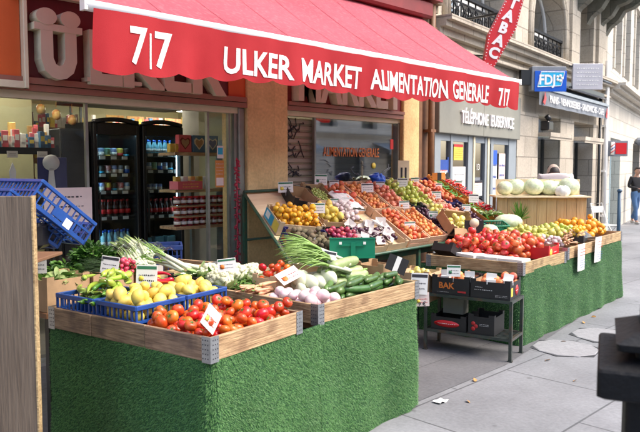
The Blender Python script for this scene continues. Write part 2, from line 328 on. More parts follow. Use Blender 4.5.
wood('wood_old_y', (.14, .085, .05), (.38, .255, .155), 1, 6, knots=((.08, .05, .04), 6, .7))
wood('wood_grey_z', (.10, .07, .05), (.20, .15, .112), 2, sc=2)
wood('ply', (.66, .52, .31), (.78, .65, .43), 0, sc=1.2)
wood('slat_pink', (.60, .36, .22), (.72, .50, .34), 1)
wood('wood_gold_z', (.44, .27, .12), (.60, .41, .22), 2, sc=2)
blocks('stone_beige', (.34, .27, .19), .62, .36, dirt=(.15, .11, .075), dirtamt=.6, mortar=.008)
blocks('stone_gold', (.76, .56, .27), 3, 9, dirt=(.38, .25, .11), dirtamt=.65, mortar=.001, dscale=2.5)
blocks('stone_grey', (.50, .44, .355), .7, .38, dirt=(.24, .21, .165), dirtamt=.6, mortar=.012, dscale=.8)
blocks('stone_pale', (.60, .555, .48), .7, .38, dirt=(.40, .36, .30), dirtamt=.5, mortar=.010, dscale=.8)
blocks('stone_moss', (.16, .15, .12), .5, .4, dirt=(.07, .08, .05), dirtamt=.8, mortar=.01, dscale=2)
blocks('paving', (.245, .25, .262), 1.45, .95, horizontal=True, dirt=(.17, .17, .18), dirtamt=.7, mortar=.009, var=.10, rough=.62, mcol=.42, bump=.25)
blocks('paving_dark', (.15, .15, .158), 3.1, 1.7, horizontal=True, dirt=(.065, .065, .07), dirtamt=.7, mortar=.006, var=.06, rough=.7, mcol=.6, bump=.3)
glass('shop_glass', (.93, .95, .93), .9); glass('window_glass', (.85, .88, .90), 11.0, .03); glass('fridge_glass', (.9, .94, .94), .7)
# turf blades: colour jitters from blade to blade
m = mat('turf_blade', (.062, .185, .045), col2=(.17, .39, .115), rough=.5, scale=420, trans=.2, patch=((.085, .19, .06), 2.2, .55))
# ------------------------------------------------------------------ ground
def ground():
    b = MB(); b.bb(-60, 120, -1.6, 60, -.3, 0); b.build('pavement', 'paving', kind='structure')
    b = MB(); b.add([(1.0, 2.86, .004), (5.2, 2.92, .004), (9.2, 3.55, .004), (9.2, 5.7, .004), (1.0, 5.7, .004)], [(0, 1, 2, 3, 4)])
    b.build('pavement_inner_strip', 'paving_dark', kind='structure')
    b = MB(); b.bb(-60, 120, -9.0, -1.8, -.3, -.13); b.build('road', 'asphalt', kind='structure')
    b = MB()
    for i in range(-20, 40): b.bb(i * 1.5 + .005, i * 1.5 + 1.495, -1.8, -1.6, -.3, .004, ch=.015)
    b.build('kerb', 'kerbstone', kind='structure')
    b = MB(); b.bb(-60, 120, -60, -9.0, -.3, 0); b.build('far_pavement', 'paving', kind='structure')
ground()
def plate(x, y, r, lab, rz):
    t = E('manhole_cover', lab, 'manhole cover', (x, y, .0), rz, 'stone lids set in the pavement')
    b = MB()
    b.lathe([(r + .035, 0), (r + .035, .0045), (.001, .0045)], 6, smooth=False); b.build('surround', 'dark_edge', t)
    b = MB(); b.lathe([(r, 0), (r, .006), (r - .01, .010), (.001, .010)], 10, smooth=False); b.build('lid', 'lid_stone', t)
plate(6.08, 2.80, .30, 'round grey stone lid in pavement nearer the metal rack', .2)
plate(6.82, 2.74, .31, 'round grey stone lid in pavement farther from the metal rack', .1)

def wall_open(b, x0, x1, z0, z1, y0, y1, holes, mi=0):
    """wall slab with rectangular or arched holes (hx0,hx1,hz0,hz1,arched)"""
    xs = x0
    for hx0, hx1, hz0, hz1, ar in sorted(holes):
        b.bb(xs, hx0, y0, y1, z0, z1, mi); xs = hx1
        if hz0 > z0: b.bb(hx0, hx1, y0, y1, z0, hz0, mi)
        if ar:
            r = (hx1 - hx0) / 2; cx = (hx0 + hx1) / 2; n = 14
            for i in range(n):
                a0, a1 = PI * i / n, PI * (i + 1) / n
                p = [(cx + r * Cc(a0), hz1 + r * S(a0)), (cx + r * Cc(a1), hz1 + r * S(a1)), (cx + r * Cc(a1), z1), (cx + r * Cc(a0), z1)]
                b.prism(p, y0, y1, mi)
        elif hz1 < z1: b.bb(hx0, hx1, y0, y1, hz1, z1, mi)
    b.bb(xs, x1, y0, y1, z0, z1, mi)
def sash(root, x0, x1, z0, z1, y, arched=False, fm='white_paint', back='curtain'):
    """window: frame with glazing bars, pane and a curtain behind"""
    b = MB(); w = .06; cx = (x0 + x1) / 2
    b.bb(x0, x0 + w, y, y + .06, z0, z1); b.bb(x1 - w, x1, y, y + .06, z0, z1); b.bb(x0, x1, y - .002, y + .062, z0, z0 + w)
    b.bb(cx - .04, cx + .04, y - .01, y + .05, z0 + w, z1); b.bb(x0 + w, x1 - w, y + .004, y + .05, z1 - w / 2, z1 + w / 2)
    for k in (1, 2): zz = z0 + (z1 - z0) * k / 3; b.bb(x0 + w, x1 - w, y + .012, y + .045, zz - .015, zz + .015)
    if arched:
        r = (x1 - x0) / 2
        b.tube([(cx + (r - .03) * Cc(PI * i / 14), y + .03, z1 + (r - .03) * S(PI * i / 14)) for i in range(15)], .035, 6)
        b.bb(cx - .02, cx + .02, y + .01, y + .05, z1, z1 + r)
    f = b.build('window', fm, root)
    b = MB(); zt = z1 + ((x1 - x0) / 2 if arched else 0)
    if arched:
        r = (x1 - x0) / 2; poly = [(x0, z0), (x1, z0)] + [(cx + r * Cc(PI * i / 14), z1 + r * S(PI * i / 14)) for i in range(15)]
    else: poly = [(x0, z0), (x1, z0), (x1, z1), (x0, z1)]
    b.prism(poly, y + .028, y + .032); b.build('pane', 'window_glass', f)
    b = MB(); b.prism([(x * .999 + cx * .001, z) for x, z in poly], y + .16, y + .17); b.build('curtain', back, f)
def railing(root, x0, x1, z0, z1, y):
    b = MB(); b.bb(x0, x1, y - .03, y + .03, z1 - .05, z1); b.bb(x0, x1, y - .015, y + .015, z0, z0 + .025); b.bb(x0, x1, y - .012, y + .012, z1 - .14, z1 - .12)
    n = max(2, round((x1 - x0) / .26)); w = (x1 - x0) / n
    for i in range(n + 1): b.bb(x0 + i * w - .01, x0 + i * w + .01, y - .01, y + .01, z0, z1 - .05)
    for i in range(n):
        c = x0 + (i + .5) * w; zm = (z0 + z1 - .1) / 2; h = (z1 - .14 - z0) / 2
        b.tube([(c - w * .42, y, z0 + .03), (c - w * .1, y, zm - h * .3), (c + w * .1, y, zm + h * .3), (c + w * .42, y, z1 - .14)], .012, 5)
        b.tube([(c + w * .42, y, z0 + .03), (c + w * .1, y, zm - h * .3), (c - w * .1, y, zm + h * .3), (c - w * .42, y, z1 - .14)], .012, 5)
        b.tube([(c + w * .22 * Cc(a), y, zm + w * .3 * S(a)) for a in [k * PI / 5 for k in range(11)]], .011, 5)
    return b.build('balcony_railing', 'iron_black', root)
def cornice(b, x0, x1, z, y, d=.22, mi=0):
    b.bb(x0, x1, y - d * .35, y, z - .20, z - .10, mi); b.bb(x0, x1, y - d * .7, y, z - .10, z - .02, mi); b.bb(x0, x1, y - d, y, z - .02, z + .05, mi)

# ------------------------------------------------------------------ market building (facade on y = 5.7)
OX = 4.0
mk = E('market_building', 'beige stone building with maroon shop fascia and grocery open to the street', 'building', (OX, 5.7, 0))
def wb(b, name, mats, parent=None, **k):   # part given in world coordinates under the market building
    p = parent or mk; o = b.build(name, mats, p, **k)
    if p is mk: o.location = (-OX, -5.7, 0)
    return o
b = MB()
wall_open(b, -6, 7.96, 3.14, 10.5, 5.7, 6.1, [(x, x + 1.1, 4.4, 6.4, False) for x in (-3.6, -.9, 1.8, 4.3, 6.3)] + [], 0)
b.bb(-6, .55, 5.7, 6.1, 0, 3.14); cornice(b, -6, 7.96, 4.05, 5.7)
wb(b, 'upper_wall', 'stone_beige')
for x in (-3.6, -.9, 1.8, 4.3, 6.3):
    sash(mk, x - OX, x + 1.1 - OX, 4.4, 6.4, .2)
b = MB(); b.bb(4.52, 5.10, 5.60, 6.05, 0, 3.12, ch=.01); wb(b, 'stone_pillar', 'stone_gold')
b = MB(); b.bb(7.17, 7.52, 5.60, 6.05, 0, 3.12, ch=.01); wb(b, 'stone_pillar', 'stone_gold')
b = MB(); b.bb(7.52, 7.955, 5.72, 6.0, 0, 3.3); b.bb(7.60, 7.66, 5.66, 5.72, 0, 3.2); wb(b, 'wood_panel', 'board_brown')
b = MB(); b.cyl((7.82, 5.62, 0), (7.82, 5.62, 4.6), .045, 10)
for z in (.8, 2.2, 3.6): b.bb(7.76, 7.88, 5.58, 5.72, z, z + .04)
wb(b, 'drainpipe', 'board_brown')
# interior shell
b = MB(); b.bb(-.8, 7.9, 5.98, 12, -.1, .03); wb(b, 'shop_floor', 'floor_tile')
b = MB(); b.bb(-.8, 7.9, 6.02, 12, 2.82, 2.95); wb(b, 'shop_ceiling', 'ceiling_in')
b = MB(); b.bb(-.9, -.8, 5.9, 12, 0, 2.82); b.bb(-.8, 7.9, 11.9, 12, .03, 2.82); b.bb(7.8, 7.9, 6.02, 11.9, .03, 2.82)
b.bb(4.95, 5.02, 6.05, 7.1, .03, 2.82); b.bb(-.8, 3.02, 7.45, 7.55, .03, 2.82)
wb(b, 'interior_wall', 'wall_yellow')
b = MB(); b.bb(4.93, 4.948, 6.06, 7.08, .03, 1.02); b.bb(5.04, 5.06, 6.02, 7.6, .03, 2.8); wb(b, 'wall_panel', 'pale_panel')
for x, y in ((3.75, 9.2), (5.6, 9.3), (6.6, 10.6), (5.0, 8.0), (2.4, 6.7), (7.2, 9.6)):
    b = MB(); b.bb(x - .5, x + .5, y - .05, y + .05, 2.76, 2.815); l = wb(b, 'ceiling_lamp', 'white_paint')
    b = MB(); b.bb(x - .48, x + .48, y - .035, y + .035, 2.73, 2.758); b.build('lamp_tube', 'lamp_on', l)
# fascia, left part: maroon board, orange light box, cream post, raised letters
b = MB(); b.bb(2.24, 4.30, 5.64, 5.75, 2.44, 3.14); wb(b, 'fascia', 'maroon')
b = MB(); b.bb(.55, 2.20, 5.60, 5.75, 2.40, 3.30, ch=.01); wb(b, 'fascia_panel', 'orange_panel')
b = MB(); b.bb(4.30, 4.52, 5.63, 5.75, 2.44, 3.14); wb(b, 'fascia_panel', 'orange_panel')
b = MB(); b.bb(2.20, 2.235, 5.54, 5.75, 2.34, 3.12, ch=.006); b.bb(2.12, 2.235, 5.53, 5.60, 3.06, 3.10); b.bb(.55, 2.235, 5.55, 5.60, 2.34, 2.395); b.bb(2.235, 4.4, 5.55, 5.62, 3.10, 3.125)
wb(b, 'fascia_frame', 'cream_paint')
b = MB(); b.bb(.55, 4.50, 5.58, 5.75, 2.385, 2.435); b.bb(.55, 4.52, 5.60, 5.75, 2.33, 2.38); b.bb(5.10, 7.17, 5.58, 5.75, 2.40, 2.44); b.bb(5.10, 7.17, 5.60, 5.75, 2.345, 2.395)
wb(b, 'fascia_rail', 'rail_brown')
b = MB(); b.bb(.55, 4.52, 5.66, 5.76, 2.27, 2.329); b.bb(5.10, 7.17, 5.66, 5.76, 2.29, 2.344); wb(b, 'lintel_strip', 'cream_paint')
b = MB(); b.bb(5.10, 7.17, 5.64, 5.75, 2.44, 3.14); wb(b, 'fascia', 'dark_red')
def channel(b, s, h, w, M, depth):
    v, f = text_geo(s, h, w, .035, depth); o = len(b.v); b.add(v, f, 0, False, M); zt = max(p[2] for p in v) - 1e-5
    for k in range(len(f)):
        if not all(v[i][2] > zt for i in f[k]): b.m[len(b.m) - len(f) + k] = 1
b = MB()   # Ü with balls over its stems and slab serifs
U = [(-.15, .36), (-.05, .36), (-.05, .10), (-.03, .05), (.0, .035), (.03, .05), (.05, .10), (.05, .36), (.15, .36), (.15, .08), (.12, -.01), (.06, -.06), (0, -.075), (-.06, -.06), (-.12, -.01), (-.15, .08)]
Ms = TR(2.47, 5.50, 2.50)
def inset_side(poly, mb, k=0):
    mb.prism(poly, .002 - k, .14 - k, 1, Ms); mb.prism(poly, -k, .0015 - k, 0, Ms)
inset_side(U, b)
for sx in (-1, 1):
    inset_side([(sx * .10 + .085 * Cc(2 * PI * i / 20), .425 + .068 * S(2 * PI * i / 20)) for i in range(20)], b, .006)
    inset_side([(sx * .10 - .10, .315), (sx * .10 + .10, .315), (sx * .10 + .10, .37), (sx * .10 - .10, .37)], b, .003 + .0015 * sx)
wb(b, 'letter', ['letter_cream', 'letter_side'])
b = MB(); channel(b, 'LKER', .44, 1.45, TR(3.47, 5.58, 2.66) @ FX, .12)
for x in (2.79, 3.14): b.bb(x - .07, x + .10, 5.525, 5.64, 2.44, 2.475, 0)
wb(b, 'letters', ['letter_cream', 'letter_side'])
b = MB(); channel(b, 'MARKET', .44, 1.86, TR(6.12, 5.58, 2.69) @ FX, .12); wb(b, 'letters', ['letter_cream', 'letter_side'])
# shopfront glazing
for x in (.58, 2.79, 4.09, 4.36): b = MB(); b.bb(x - .012, x + .012, 5.70, 5.74, .03, 2.27); wb(b, 'glazing_edge', 'grey_frame')
b = MB(); b.bb(4.44, 4.52, 5.64, 5.76, 0, 2.33, ch=.008); b.bb(4.40, 4.437, 5.67, 5.74, 0, 2.33); wb(b, 'door_post', 'grey_frame')
b = MB(); b.bb(.6, 2.775, 5.715, 5.725, .03, 2.27); wb(b, 'shop_window', 'shop_glass')
b = MB(); b.bb(4.105, 4.345, 5.715, 5.725, .03, 2.27); wb(b, 'shop_window', 'shop_glass')
# shuttered window
b = MB()
for i in range(23): z = .55 + i * .075; b.prism([(0, z), (.02, z + .012), (.02, z + .06), (0, z + .074)], 5.12, 7.15, 0, Matrix(((0, -1, 0, 0), (0, 0, 0, 0), (0, 0, 1, 0), (0, 0, 0, 1)))) if False else b.add([(5.12, 5.80, z), (7.15, 5.80, z), (7.15, 5.775, z + .02), (5.12, 5.775, z + .02), (7.15, 5.775, z + .06), (5.12, 5.775, z + .06), (7.15, 5.80, z + .074), (5.12, 5.80, z + .074)], [(0, 1, 2, 3), (3, 2, 4, 5), (5, 4, 6, 7)])
wb(b, 'roller_shutter', 'shutter')
b = MB(); b.bb(5.11, 7.17, 5.68, 5.9, 0, .55); wb(b, 'window_base', 'board_brown')
b = MB(); b.bb(5.60, 5.625, 5.69, 5.73, .55, 2.30); b.bb(7.13, 7.165, 5.66, 5.76, .55, 2.30); b.bb(5.105, 5.13, 5.66, 5.76, .55, 2.3); b.bb(5.625, 7.13, 5.69, 5.73, .55, .6)
wb(b, 'window_frame', 'grey_frame')
b = MB(); b.bb(5.627, 7.128, 5.705, 5.711, .6, 2.29); gl = wb(b, 'window_pane', 'window_glass')
b = MB(); letters(b, 'ALIMENTATION GENERALE', .115, TR(6.27, 5.698, 1.90) @ FX, 1.03, .01, .002)
b.build('lettering', 'ink_orange', gl)
R = random.Random(4); b = MB()
for k in range(34):
    x, z = R.uniform(5.16, 5.48), R.choice([R.uniform(1.85, 2.2), R.uniform(1.85, 2.2), R.uniform(1.3, 1.7)]); p = [(x, 5.765, z)]
    for j in range(3): x = min(5.5, max(5.15, x + R.uniform(-.10, .10))); z += R.uniform(-.09, .09); p.append((x, 5.767, z))
    b.tube(p, .006, 5)
wb(b, 'graffiti', 'ink')
b = MB()
for k in range(14):
    x, z = R.uniform(5.7, 7.0), R.uniform(1.35, 1.72); p = [(x, 5.697, z)]
    for j in range(5): x = min(7.1, max(5.65, x + R.uniform(-.07, .07))); z += R.uniform(-.06, .06); p.append((x, 5.697, z))
    b.tube(p, .0035, 5)
wb(b, 'graffiti', 'awn_grey')
b = MB(); st = [(6.75, 1.78), (6.70, 1.42)]
b.lathe([(.001, 0), (.04, 0), (.04, .003), (.001, .003)], 10, 0, TR(6.68, 5.699, 1.73) @ RX(PI / 2)); wb(b, 'sticker', 'yellow_card')
b = MB(); b.bb(7.02, 7.08, 5.70, 5.703, 1.95, 2.08); b.bb(6.92, 6.97, 5.70, 5.703, 1.42, 1.55); wb(b, 'sticker', 'ink_red')

# ------------------------------------------------------------------ awning
aw = E('awning', 'big red shop awning, top tinted paler as sky-lit, white front bar, scalloped lettered valance', 'awning', (4.77, 5.7, 3.76))
def wa(b, name, mats): o = b.build(name, mats, aw); o.location = (-4.77, -5.7, -3.76); return o
X0, X1, YF, ZB = 2.05, 7.50, 4.15, 2.735
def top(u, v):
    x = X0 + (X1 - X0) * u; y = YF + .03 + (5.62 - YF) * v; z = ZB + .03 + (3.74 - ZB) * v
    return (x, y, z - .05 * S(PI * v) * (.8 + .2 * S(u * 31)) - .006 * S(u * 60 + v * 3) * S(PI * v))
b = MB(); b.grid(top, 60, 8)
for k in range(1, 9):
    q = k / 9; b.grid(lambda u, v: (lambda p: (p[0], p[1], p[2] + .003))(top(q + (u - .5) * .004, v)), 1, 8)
wa(b, 'canopy', 'awning_top_skylit')
b = MB(); b.tube([(X0 - .02, YF, ZB), (X1 + .05, YF, ZB)], .037, 14); b.bb(X0 - .03, X0 - .01, YF - .035, YF + .035, ZB - .035, ZB + .035); b.bb(X1 + .04, X1 + .06, YF - .035, YF + .035, ZB - .035, ZB + .035)
wa(b, 'front_bar', 'plain_white')
b = MB(); b.bb(X0 - .1, X1 + .12, 5.45, 5.68, 3.70, 3.92, ch=.03); b.bb(X0 - .2, X1 + .25, 5.40, 5.69, 3.93, 3.96); wa(b, 'cassette', 'dark_red')
def arm(x, d):
    b = MB(); e = (x + d * .75, 4.95, 3.02); b.tube([(x, 5.55, 3.55), e], .025, 8); b.tube([e, (x, YF + .05, ZB)], .025, 8); b.cyl((e[0], e[1], e[2] - .05), (e[0], e[1], e[2] + .05), .035, 10)
    wa(b, 'folding_arm', 'grey_frame')
arm(2.7, 1); arm(6.8, -1)
b = MB(); b.tube([(X1 + .05, YF, ZB), (X1 + .16, YF + .05, ZB + .03), (X1 + .20, YF + .3, ZB + .1)], .018, 6); wa(b, 'crank_hook', 'dark_metal')
def vwave(x, d):   # d = distance below the bar
    g = d / .4
    return g * (.022 * S(x * 5.1 + 1) + .018 * S(x * 11.3 + 2.2 * g) + .010 * S(x * 23 + 1.4))
def vlen(x):
    t = (x - X0) / (X1 - X0); s = abs(S(PI * (x - X0) / .305))
    return .41 - .075 * t + .034 * s ** .7 - .035 - .02 * S(x * 2.2)
def vpt(x, d): return (x + .006 * S(x * 17) * d / .4, YF - .034 - vwave(x, d) + .02 * d, ZB - d)
b = MB(); b.grid(lambda u, v: vpt(X0 + .03 + (X1 - X0 - .03) * u, v * vlen(X0 + (X1 - X0) * u)), 260, 10); val = wa(b, 'valance', 'valance')
def vtext(s, x0, x1, h, zc, bold=.02):
    v, f = text_geo(s, h, x1 - x0, bold, 0); bm = bmesh.new(); vv = [bm.verts.new(p) for p in v]
    for q in f:
        try: bm.faces.new([vv[i] for i in q])
        except ValueError: pass
    k = -.6 * (x1 - x0)
    n = int((x1 - x0) * 1.2 / .03)
    for i in range(n + 1):
        bmesh.ops.bisect_plane(bm, geom=bm.verts[:] + bm.edges[:] + bm.faces[:], plane_co=((x0 - x1) * .6 + i * .03, 0, 0), plane_no=(1, 0, 0), dist=1e-6)
    for i in range(-3, 4):
        bmesh.ops.bisect_plane(bm, geom=bm.verts[:] + bm.edges[:] + bm.faces[:], plane_co=(0, i * .04, 0), plane_no=(0, 1, 0), dist=1e-6)
    cx = (x0 + x1) / 2
    for p in bm.verts:
        q = vpt(cx + p.co.x, ZB - zc - p.co.y); p.co = (q[0], q[1] - .004, q[2])
    me = bpy.data.meshes.new('lettering'); bm.to_mesh(me); bm.free(); me.materials.append(MAT['print_white'])
    o = bpy.data.objects.new('lettering', me); scn.collection.objects.link(o); o.parent = val
vtext('7', 2.33, 2.46, .245, 2.525, .02); vtext('|', 2.478, 2.492, .185, 2.525, .01); vtext('7', 2.52, 2.655, .245, 2.515, .02)
vtext('ULKER', 3.12, 3.79, .19, 2.515, .025); vtext('MARKET', 3.89, 4.65, .19, 2.515, .025); vtext('ALIMENTATION', 4.79, 6.00, .185, 2.525, .025)
vtext('GENERALE', 6.09, 6.82, .19, 2.535, .025); vtext('7/7', 7.05, 7.28, .20, 2.53, .02)

# ------------------------------------------------------------------ second building (telephone shop, bakery), turned 8 degrees
B8 = math.radians(8)
sb = E('corner_building', 'grey stone building with arched windows above a telephone shop and a bakery', 'building', (7.96, 5.7, 0), B8)
b = MB()
wall_open(b, 0, 9.15, 3.75, 11, 0, .45, [(.45, 2.55, 3.9, 4.4, True), (3.87, 5.75, 3.9, 4.45, True), (6.85, 7.95, 3.9, 6.2, False)])
b.bb(0, 3.15, 0, .4, 2.95, 3.75); b.bb(3.15, 9.15, 0, .4, 2.72, 3.749)
b.bb(3.15, 4.24, -.04, .4, 0, 2.72); b.bb(5.60, 6.52, -.03, .4, 0, 2.72); b.bb(8.0, 9.15, -.04, .4, 0, 2.72)
b.bb(3.15, 3.3, .4, 6, 0, 3.7); b.bb(9.0, 9.15, .45, 8, 0, 11)
sw = b.build('wall', 'stone_grey', sb)
b = MB(); cornice(b, 0, 9.15, 3.78, 0, .28); b.bb(0, 9.2, -.12, 0, 3.42, 3.47)
for x0, x1 in ((.45, 2.55), (3.87, 5.75)):
    r = (x1 - x0) / 2; cx = (x0 + x1) / 2
    for k in (0, 1):
        b.tube([(cx - r - .06 - .1 * k, -.02, 3.9)] + [(cx - (r + .06 + .1 * k) * Cc(PI * i / 16), -.02, 4.42 + (r + .06 + .1 * k) * S(PI * i / 16)) for i in range(17)] + [(cx + r + .06 + .1 * k, -.02, 3.9)], .05, 8)
b.bb(2.9, 3.5, -.07, 0, 3.84, 10); b.bb(6.1, 6.65, -.07, 0, 3.84, 10); b.bb(8.15, 8.75, -.07, 0, 3.84, 10)
b.build('stone_moulding', 'stone_grey', sb)
for x0, x1 in ((.45, 2.55), (3.87, 5.75)): sash(sb, x0 + .02, x1 - .02, 3.92, 4.41, .34, True); railing(sb, x0, x1, 3.88, 4.33, .05)
sash(sb, 6.85, 7.95, 3.92, 6.2, .3)
# carved balcony on corbels at the far end
b = MB(); b.bb(6.2, 9.4, -.95, .0, 5.95, 6.2, ch=.03); b.bb(6.3, 9.3, -.8, 0, 5.8, 5.95)
for x in (6.55, 7.5, 8.4, 9.05):
    b.prism([(0, 5.8), (-.78, 5.8), (-.80, 5.65), (-.6, 5.52), (-.42, 5.47), (-.30, 5.27), (-.1, 5.12), (0, 4.95)], -.13, .13, 0, Matrix(((0, 1, 0, x), (1, 0, 0, 0), (0, 0, 1, 0), (0, 0, 0, 1))))
b.build('balcony', 'stone_moss', sb)
railing(sb, 6.25, 9.35, 6.2, 7.1, -.88)
b = MB(); b.cyl((8.86, -.10, 0), (8.86, -.10, 4.3), .06, 10)
for z in (.5, 1.6, 2.7, 3.6): b.bb(8.77, 8.95, -.13, 0, z, z + .05)
b.build('drainpipe', 'white_paint', sb)
b = MB(); b.cyl((8.35, -.09, 0), (8.35, -.09, 3.4), .035, 8); b.build('cable_pipe', 'dark_metal', sb)
# telephone shop
b = MB(); b.bb(.02, 3.14, -.10, .0, 2.20, 2.94, ch=.01); b.bb(1.55, 1.56, -.104, -.1, 2.2, 2.94); b.build('shop_sign', 'grey_shop', sb)
b = MB(); M_ = TR(1.73, -.116, 2.46) @ FX
letters(b, 'TÉLÉPHONE', .19, TR(1.17, -.116, 2.47) @ FX, .98, .01, .03); b.build('sign_lettering', 'plain_white', sb); b = MB(); letters(b, 'EUSERVICE', .19, TR(2.27, -.116, 2.47) @ FX, .98, .01, .03)
b.build('sign_lettering', 'plain_white', sb)
b = MB(); b.bb(.02, 3.14, .35, 3.0, -.01, .0); b.build('shop_floor', 'floor_tile', sb)
b = MB(); b.bb(0, 3.15, 2.9, 3.0, 0, 2.9); b.bb(-.02, .0, .4, 2.9, 0, 2.9); b.bb(0, 3.15, .4, 2.9, 2.75, 2.9); b.build('shop_interior', 'ceiling_in', sb)
b = MB()
for x0, x1 in ((.02, .20), (.53, .60), (1.14, 1.36), (1.78, 1.86), (2.02, 2.12), (2.80, 3.14)): b.bb(x0, x1, -.03, .06, 0, 2.2)
for x0, x1 in ((.2, .53), (.6, 1.14), (1.36, 1.78), (1.86, 2.8)): b.bb(x0, x1, -.02, .05, 0, .35); b.bb(x0, x1, -.02, .05, 2.1, 2.2)
b.build('shopfront', 'blue_grey_paint', sb)
b = MB(); b.bb(1.30, 1.36, -.045, -.031, .2, 2.19); b.bb(1.86, 1.93, -.045, .05, 0, 2.19); b.build('door_trim', 'cream_paint', sb)
b = MB(); b.bb(.2, 2.8, .01, .016, .35, 2.1); b.build('shop_window', 'window_glass', sb)
def poster(x0, x1, z0, z1, mats, seed, hdr=None, y=-.004, par=None):
    b = MB(); b.bb(x0, x1, y, y + .002, z0, z1, 0)
    scribble(b, (x1 - x0) * .8, (z1 - z0) * .8, TR((x0 + x1) / 2, y - .001, (z0 + z1) / 2) @ FX, 6, 1, seed)
    if hdr is not None: b.bb(x0, x1, y - .002, y, z1 - (z1 - z0) * .16, z1, 2)
    return b.build('poster', mats, par or sb)
poster(.22, .48, .9, 1.82, ['paper', 'ink_red', 'ink_blue'], 3, 1)
b = MB(); b.bb(.19, .22, -.006, 0, .9, 1.86); b.bb(.48, .51, -.006, 0, .9, 1.86); b.build('poster_frame', 'ink_blue', sb)
poster(.68, 1.0, 1.82, 2.06, ['yellow_card', 'ink_orange', 'ink_red'], 5, 1)
poster(.64, 1.1, 1.0, 1.72, ['paper', 'awn_grey', 'awn_grey'], 8)
poster(1.42, 1.74, .5, 1.15, ['paper', 'ink', 'ink_green'], 9, 1); poster(1.42, 1.74, 1.25, 1.5, ['paper', 'ink_orange', 'ink'], 10, 1)
poster(2.14, 2.34, .5, 2.0, ['paper', 'ink_blue', 'sign_blue'], 11, 1); poster(2.42, 2.7, .7, 1.95, ['paper_pink', 'ink_blue', 'ink'], 12)
b = MB(); b.bb(1.37, 1.77, .03, .05, 1.55, 2.08); b.build('door_panel', 'window_dark', sb)
b = MB(); letters(b, '13', .10, TR(1.57, -.006, 1.72) @ FX, None, .01, .002); b.build('door_number', 'plain_white', sb)
# bakery: two dark openings, shutter boxes, lit screen
for x0, x1 in ((4.24, 5.60), (6.52, 8.0)):
    b = MB(); b.bb(x0, x1, -.28, .0, 2.30, 2.38); b.bb(x0, x1, -.27, -.25, 2.25, 2.30); b.build('shutter_box', 'stone_grey', sb)
    b = MB(); b.bb(x0, x0 + .08, .3, .36, 0, 2.3); b.bb(x1 - .08, x1, .3, .36, 0, 2.3); b.bb((x0 + x1) / 2 - .05, (x0 + x1) / 2 + .05, .3, .36, 0, 2.3); b.bb(x0, x1, .29, .35, 0, .5)
    b.build('doorway_frame', 'dark_metal', sb)
    b = MB(); b.bb(x0 + .08, x1 - .08, .325, .331, .5, 2.3); b.build('doorway_glass', 'window_glass', sb)
    b = MB(); b.bb(x0 - .3, x1 + .3, 2.5, 2.6, 0, 2.7); b.build('back_wall', 'window_dark', sb)
b = MB(); b.bb(4.32, 4.50, .28, .30, 1.95, 2.14); b.build('lit_screen', 'led', sb)
b = MB(); b.bb(4.30, 4.58, -.22, -.05, 2.42, 2.60, ch=.02); b.tube([(4.35, -.15, 2.7), (4.40, -.2, 2.62)], .05, 8); b.build('wall_camera', 'black_plastic', sb)
bk = E('bakery_awning', 'grey cloth awning with white lettering over the bakery front', 'awning', (7.96 + 3.6 * Cc(B8), 5.7 + 3.6 * S(B8), 2.78), B8)
b = MB(); b.add([(0.0, -.25, .40), (4.75, -.25, .40), (4.75, -.02, .58), (0, -.02, .58)], [(0, 1, 2, 3)]); b.bb(0, 4.75, -.29, -.22, .36, .42); b.build('canopy', 'blue_grey_paint', bk)
b = MB(); b.bb(-.02, 4.8, -.16, -.045, .585, .68); b.add([(-.1, -.24, .52), (4.85, -.24, .52), (4.85, -.045, .70), (-.1, -.045, .70)], [(0, 1, 2, 3)]); b.build('cassette', 'black_plastic', bk)
b = MB(); b.grid(lambda u, v: (4.75 * u, -.265 + .012 * S(u * 40) * v, .37 - .30 * v), 50, 3); vl = b.build('valance', 'awn_grey', bk)
b = MB(); letters(b, 'PAINS - VIENNOISERIES - SANDWICHS - CAFE', .14, TR(2.40, -.29, .215) @ FX, 3.75, .012, .002); b.build('lettering', 'plain_white', vl)
for x in (.22, 4.55): b = MB(); b.prism([(x - .08, .12), (x + .02, .08), (x + .10, .20), (x + .02, .32), (x - .03, .2)], -.293, -.286); b.build('emblem', 'sign_red', vl)
# projecting signs
tb = E('tobacco_sign', 'tall red lozenge sign with white letters hanging tilted above the awning', 'sign', (8.40, 5.10, 3.1))
# faces back along the street toward the camera: local x = across, z = up
Mt = RZ(-PI / 4) @ RY(math.radians(21))
Pg = [(-.085, 0), (-.235, .46), (-.10, 1.25), (.10, 1.25), (.235, .72), (.085, 0)]
Pg = [(-.075, 0), (-.165, .42), (-.075, 1.30), (.075, 1.30), (.165, .62), (.075, 0)]
Pg = [(x, z) for x, z in Pg]
b = MB(); b.prism(Pg, -.06, .06, 0, Mt); b.build('sign_box', 'sign_red', tb)
b = MB()
for i, c in enumerate('TABAC'): letters(b, c, .145, Mt @ TR(0, -.066, .93 - i * .180) @ FX, None, .045, .004)
n = len(Pg)
for i in range(n):
    p, q = Vector(Pg[i]), Vector(Pg[(i + 1) % n]); k = max(2, int((q - p).length / .045))
    for j in range(k): t = p.lerp(q, j / k) * .93 + Vector((0, .04)); b.box((t.x, -.064, t.y), (.012, .004, .012), 0, Mt)
b.build('lettering', 'plain_white', tb)
b = MB(); b.tube([Mt @ Vector((.12, 0, .9)), (.35, .75, .8)], .02, 6); b.tube([Mt @ Vector((.1, 0, .2)), (.35, .75, .3)], .015, 6); b.build('bracket', 'dark_metal', tb)
fj = E('lottery_sign', 'blue backlit box sign with white letters in a dark grey case', 'sign', (11.40, 5.70, 3.06), -PI / 4 + .05)
b = MB(); b.bb(-.32, .30, -.08, .08, .0, .42, ch=.01); b.build('sign_case', 'awn_grey', fj)
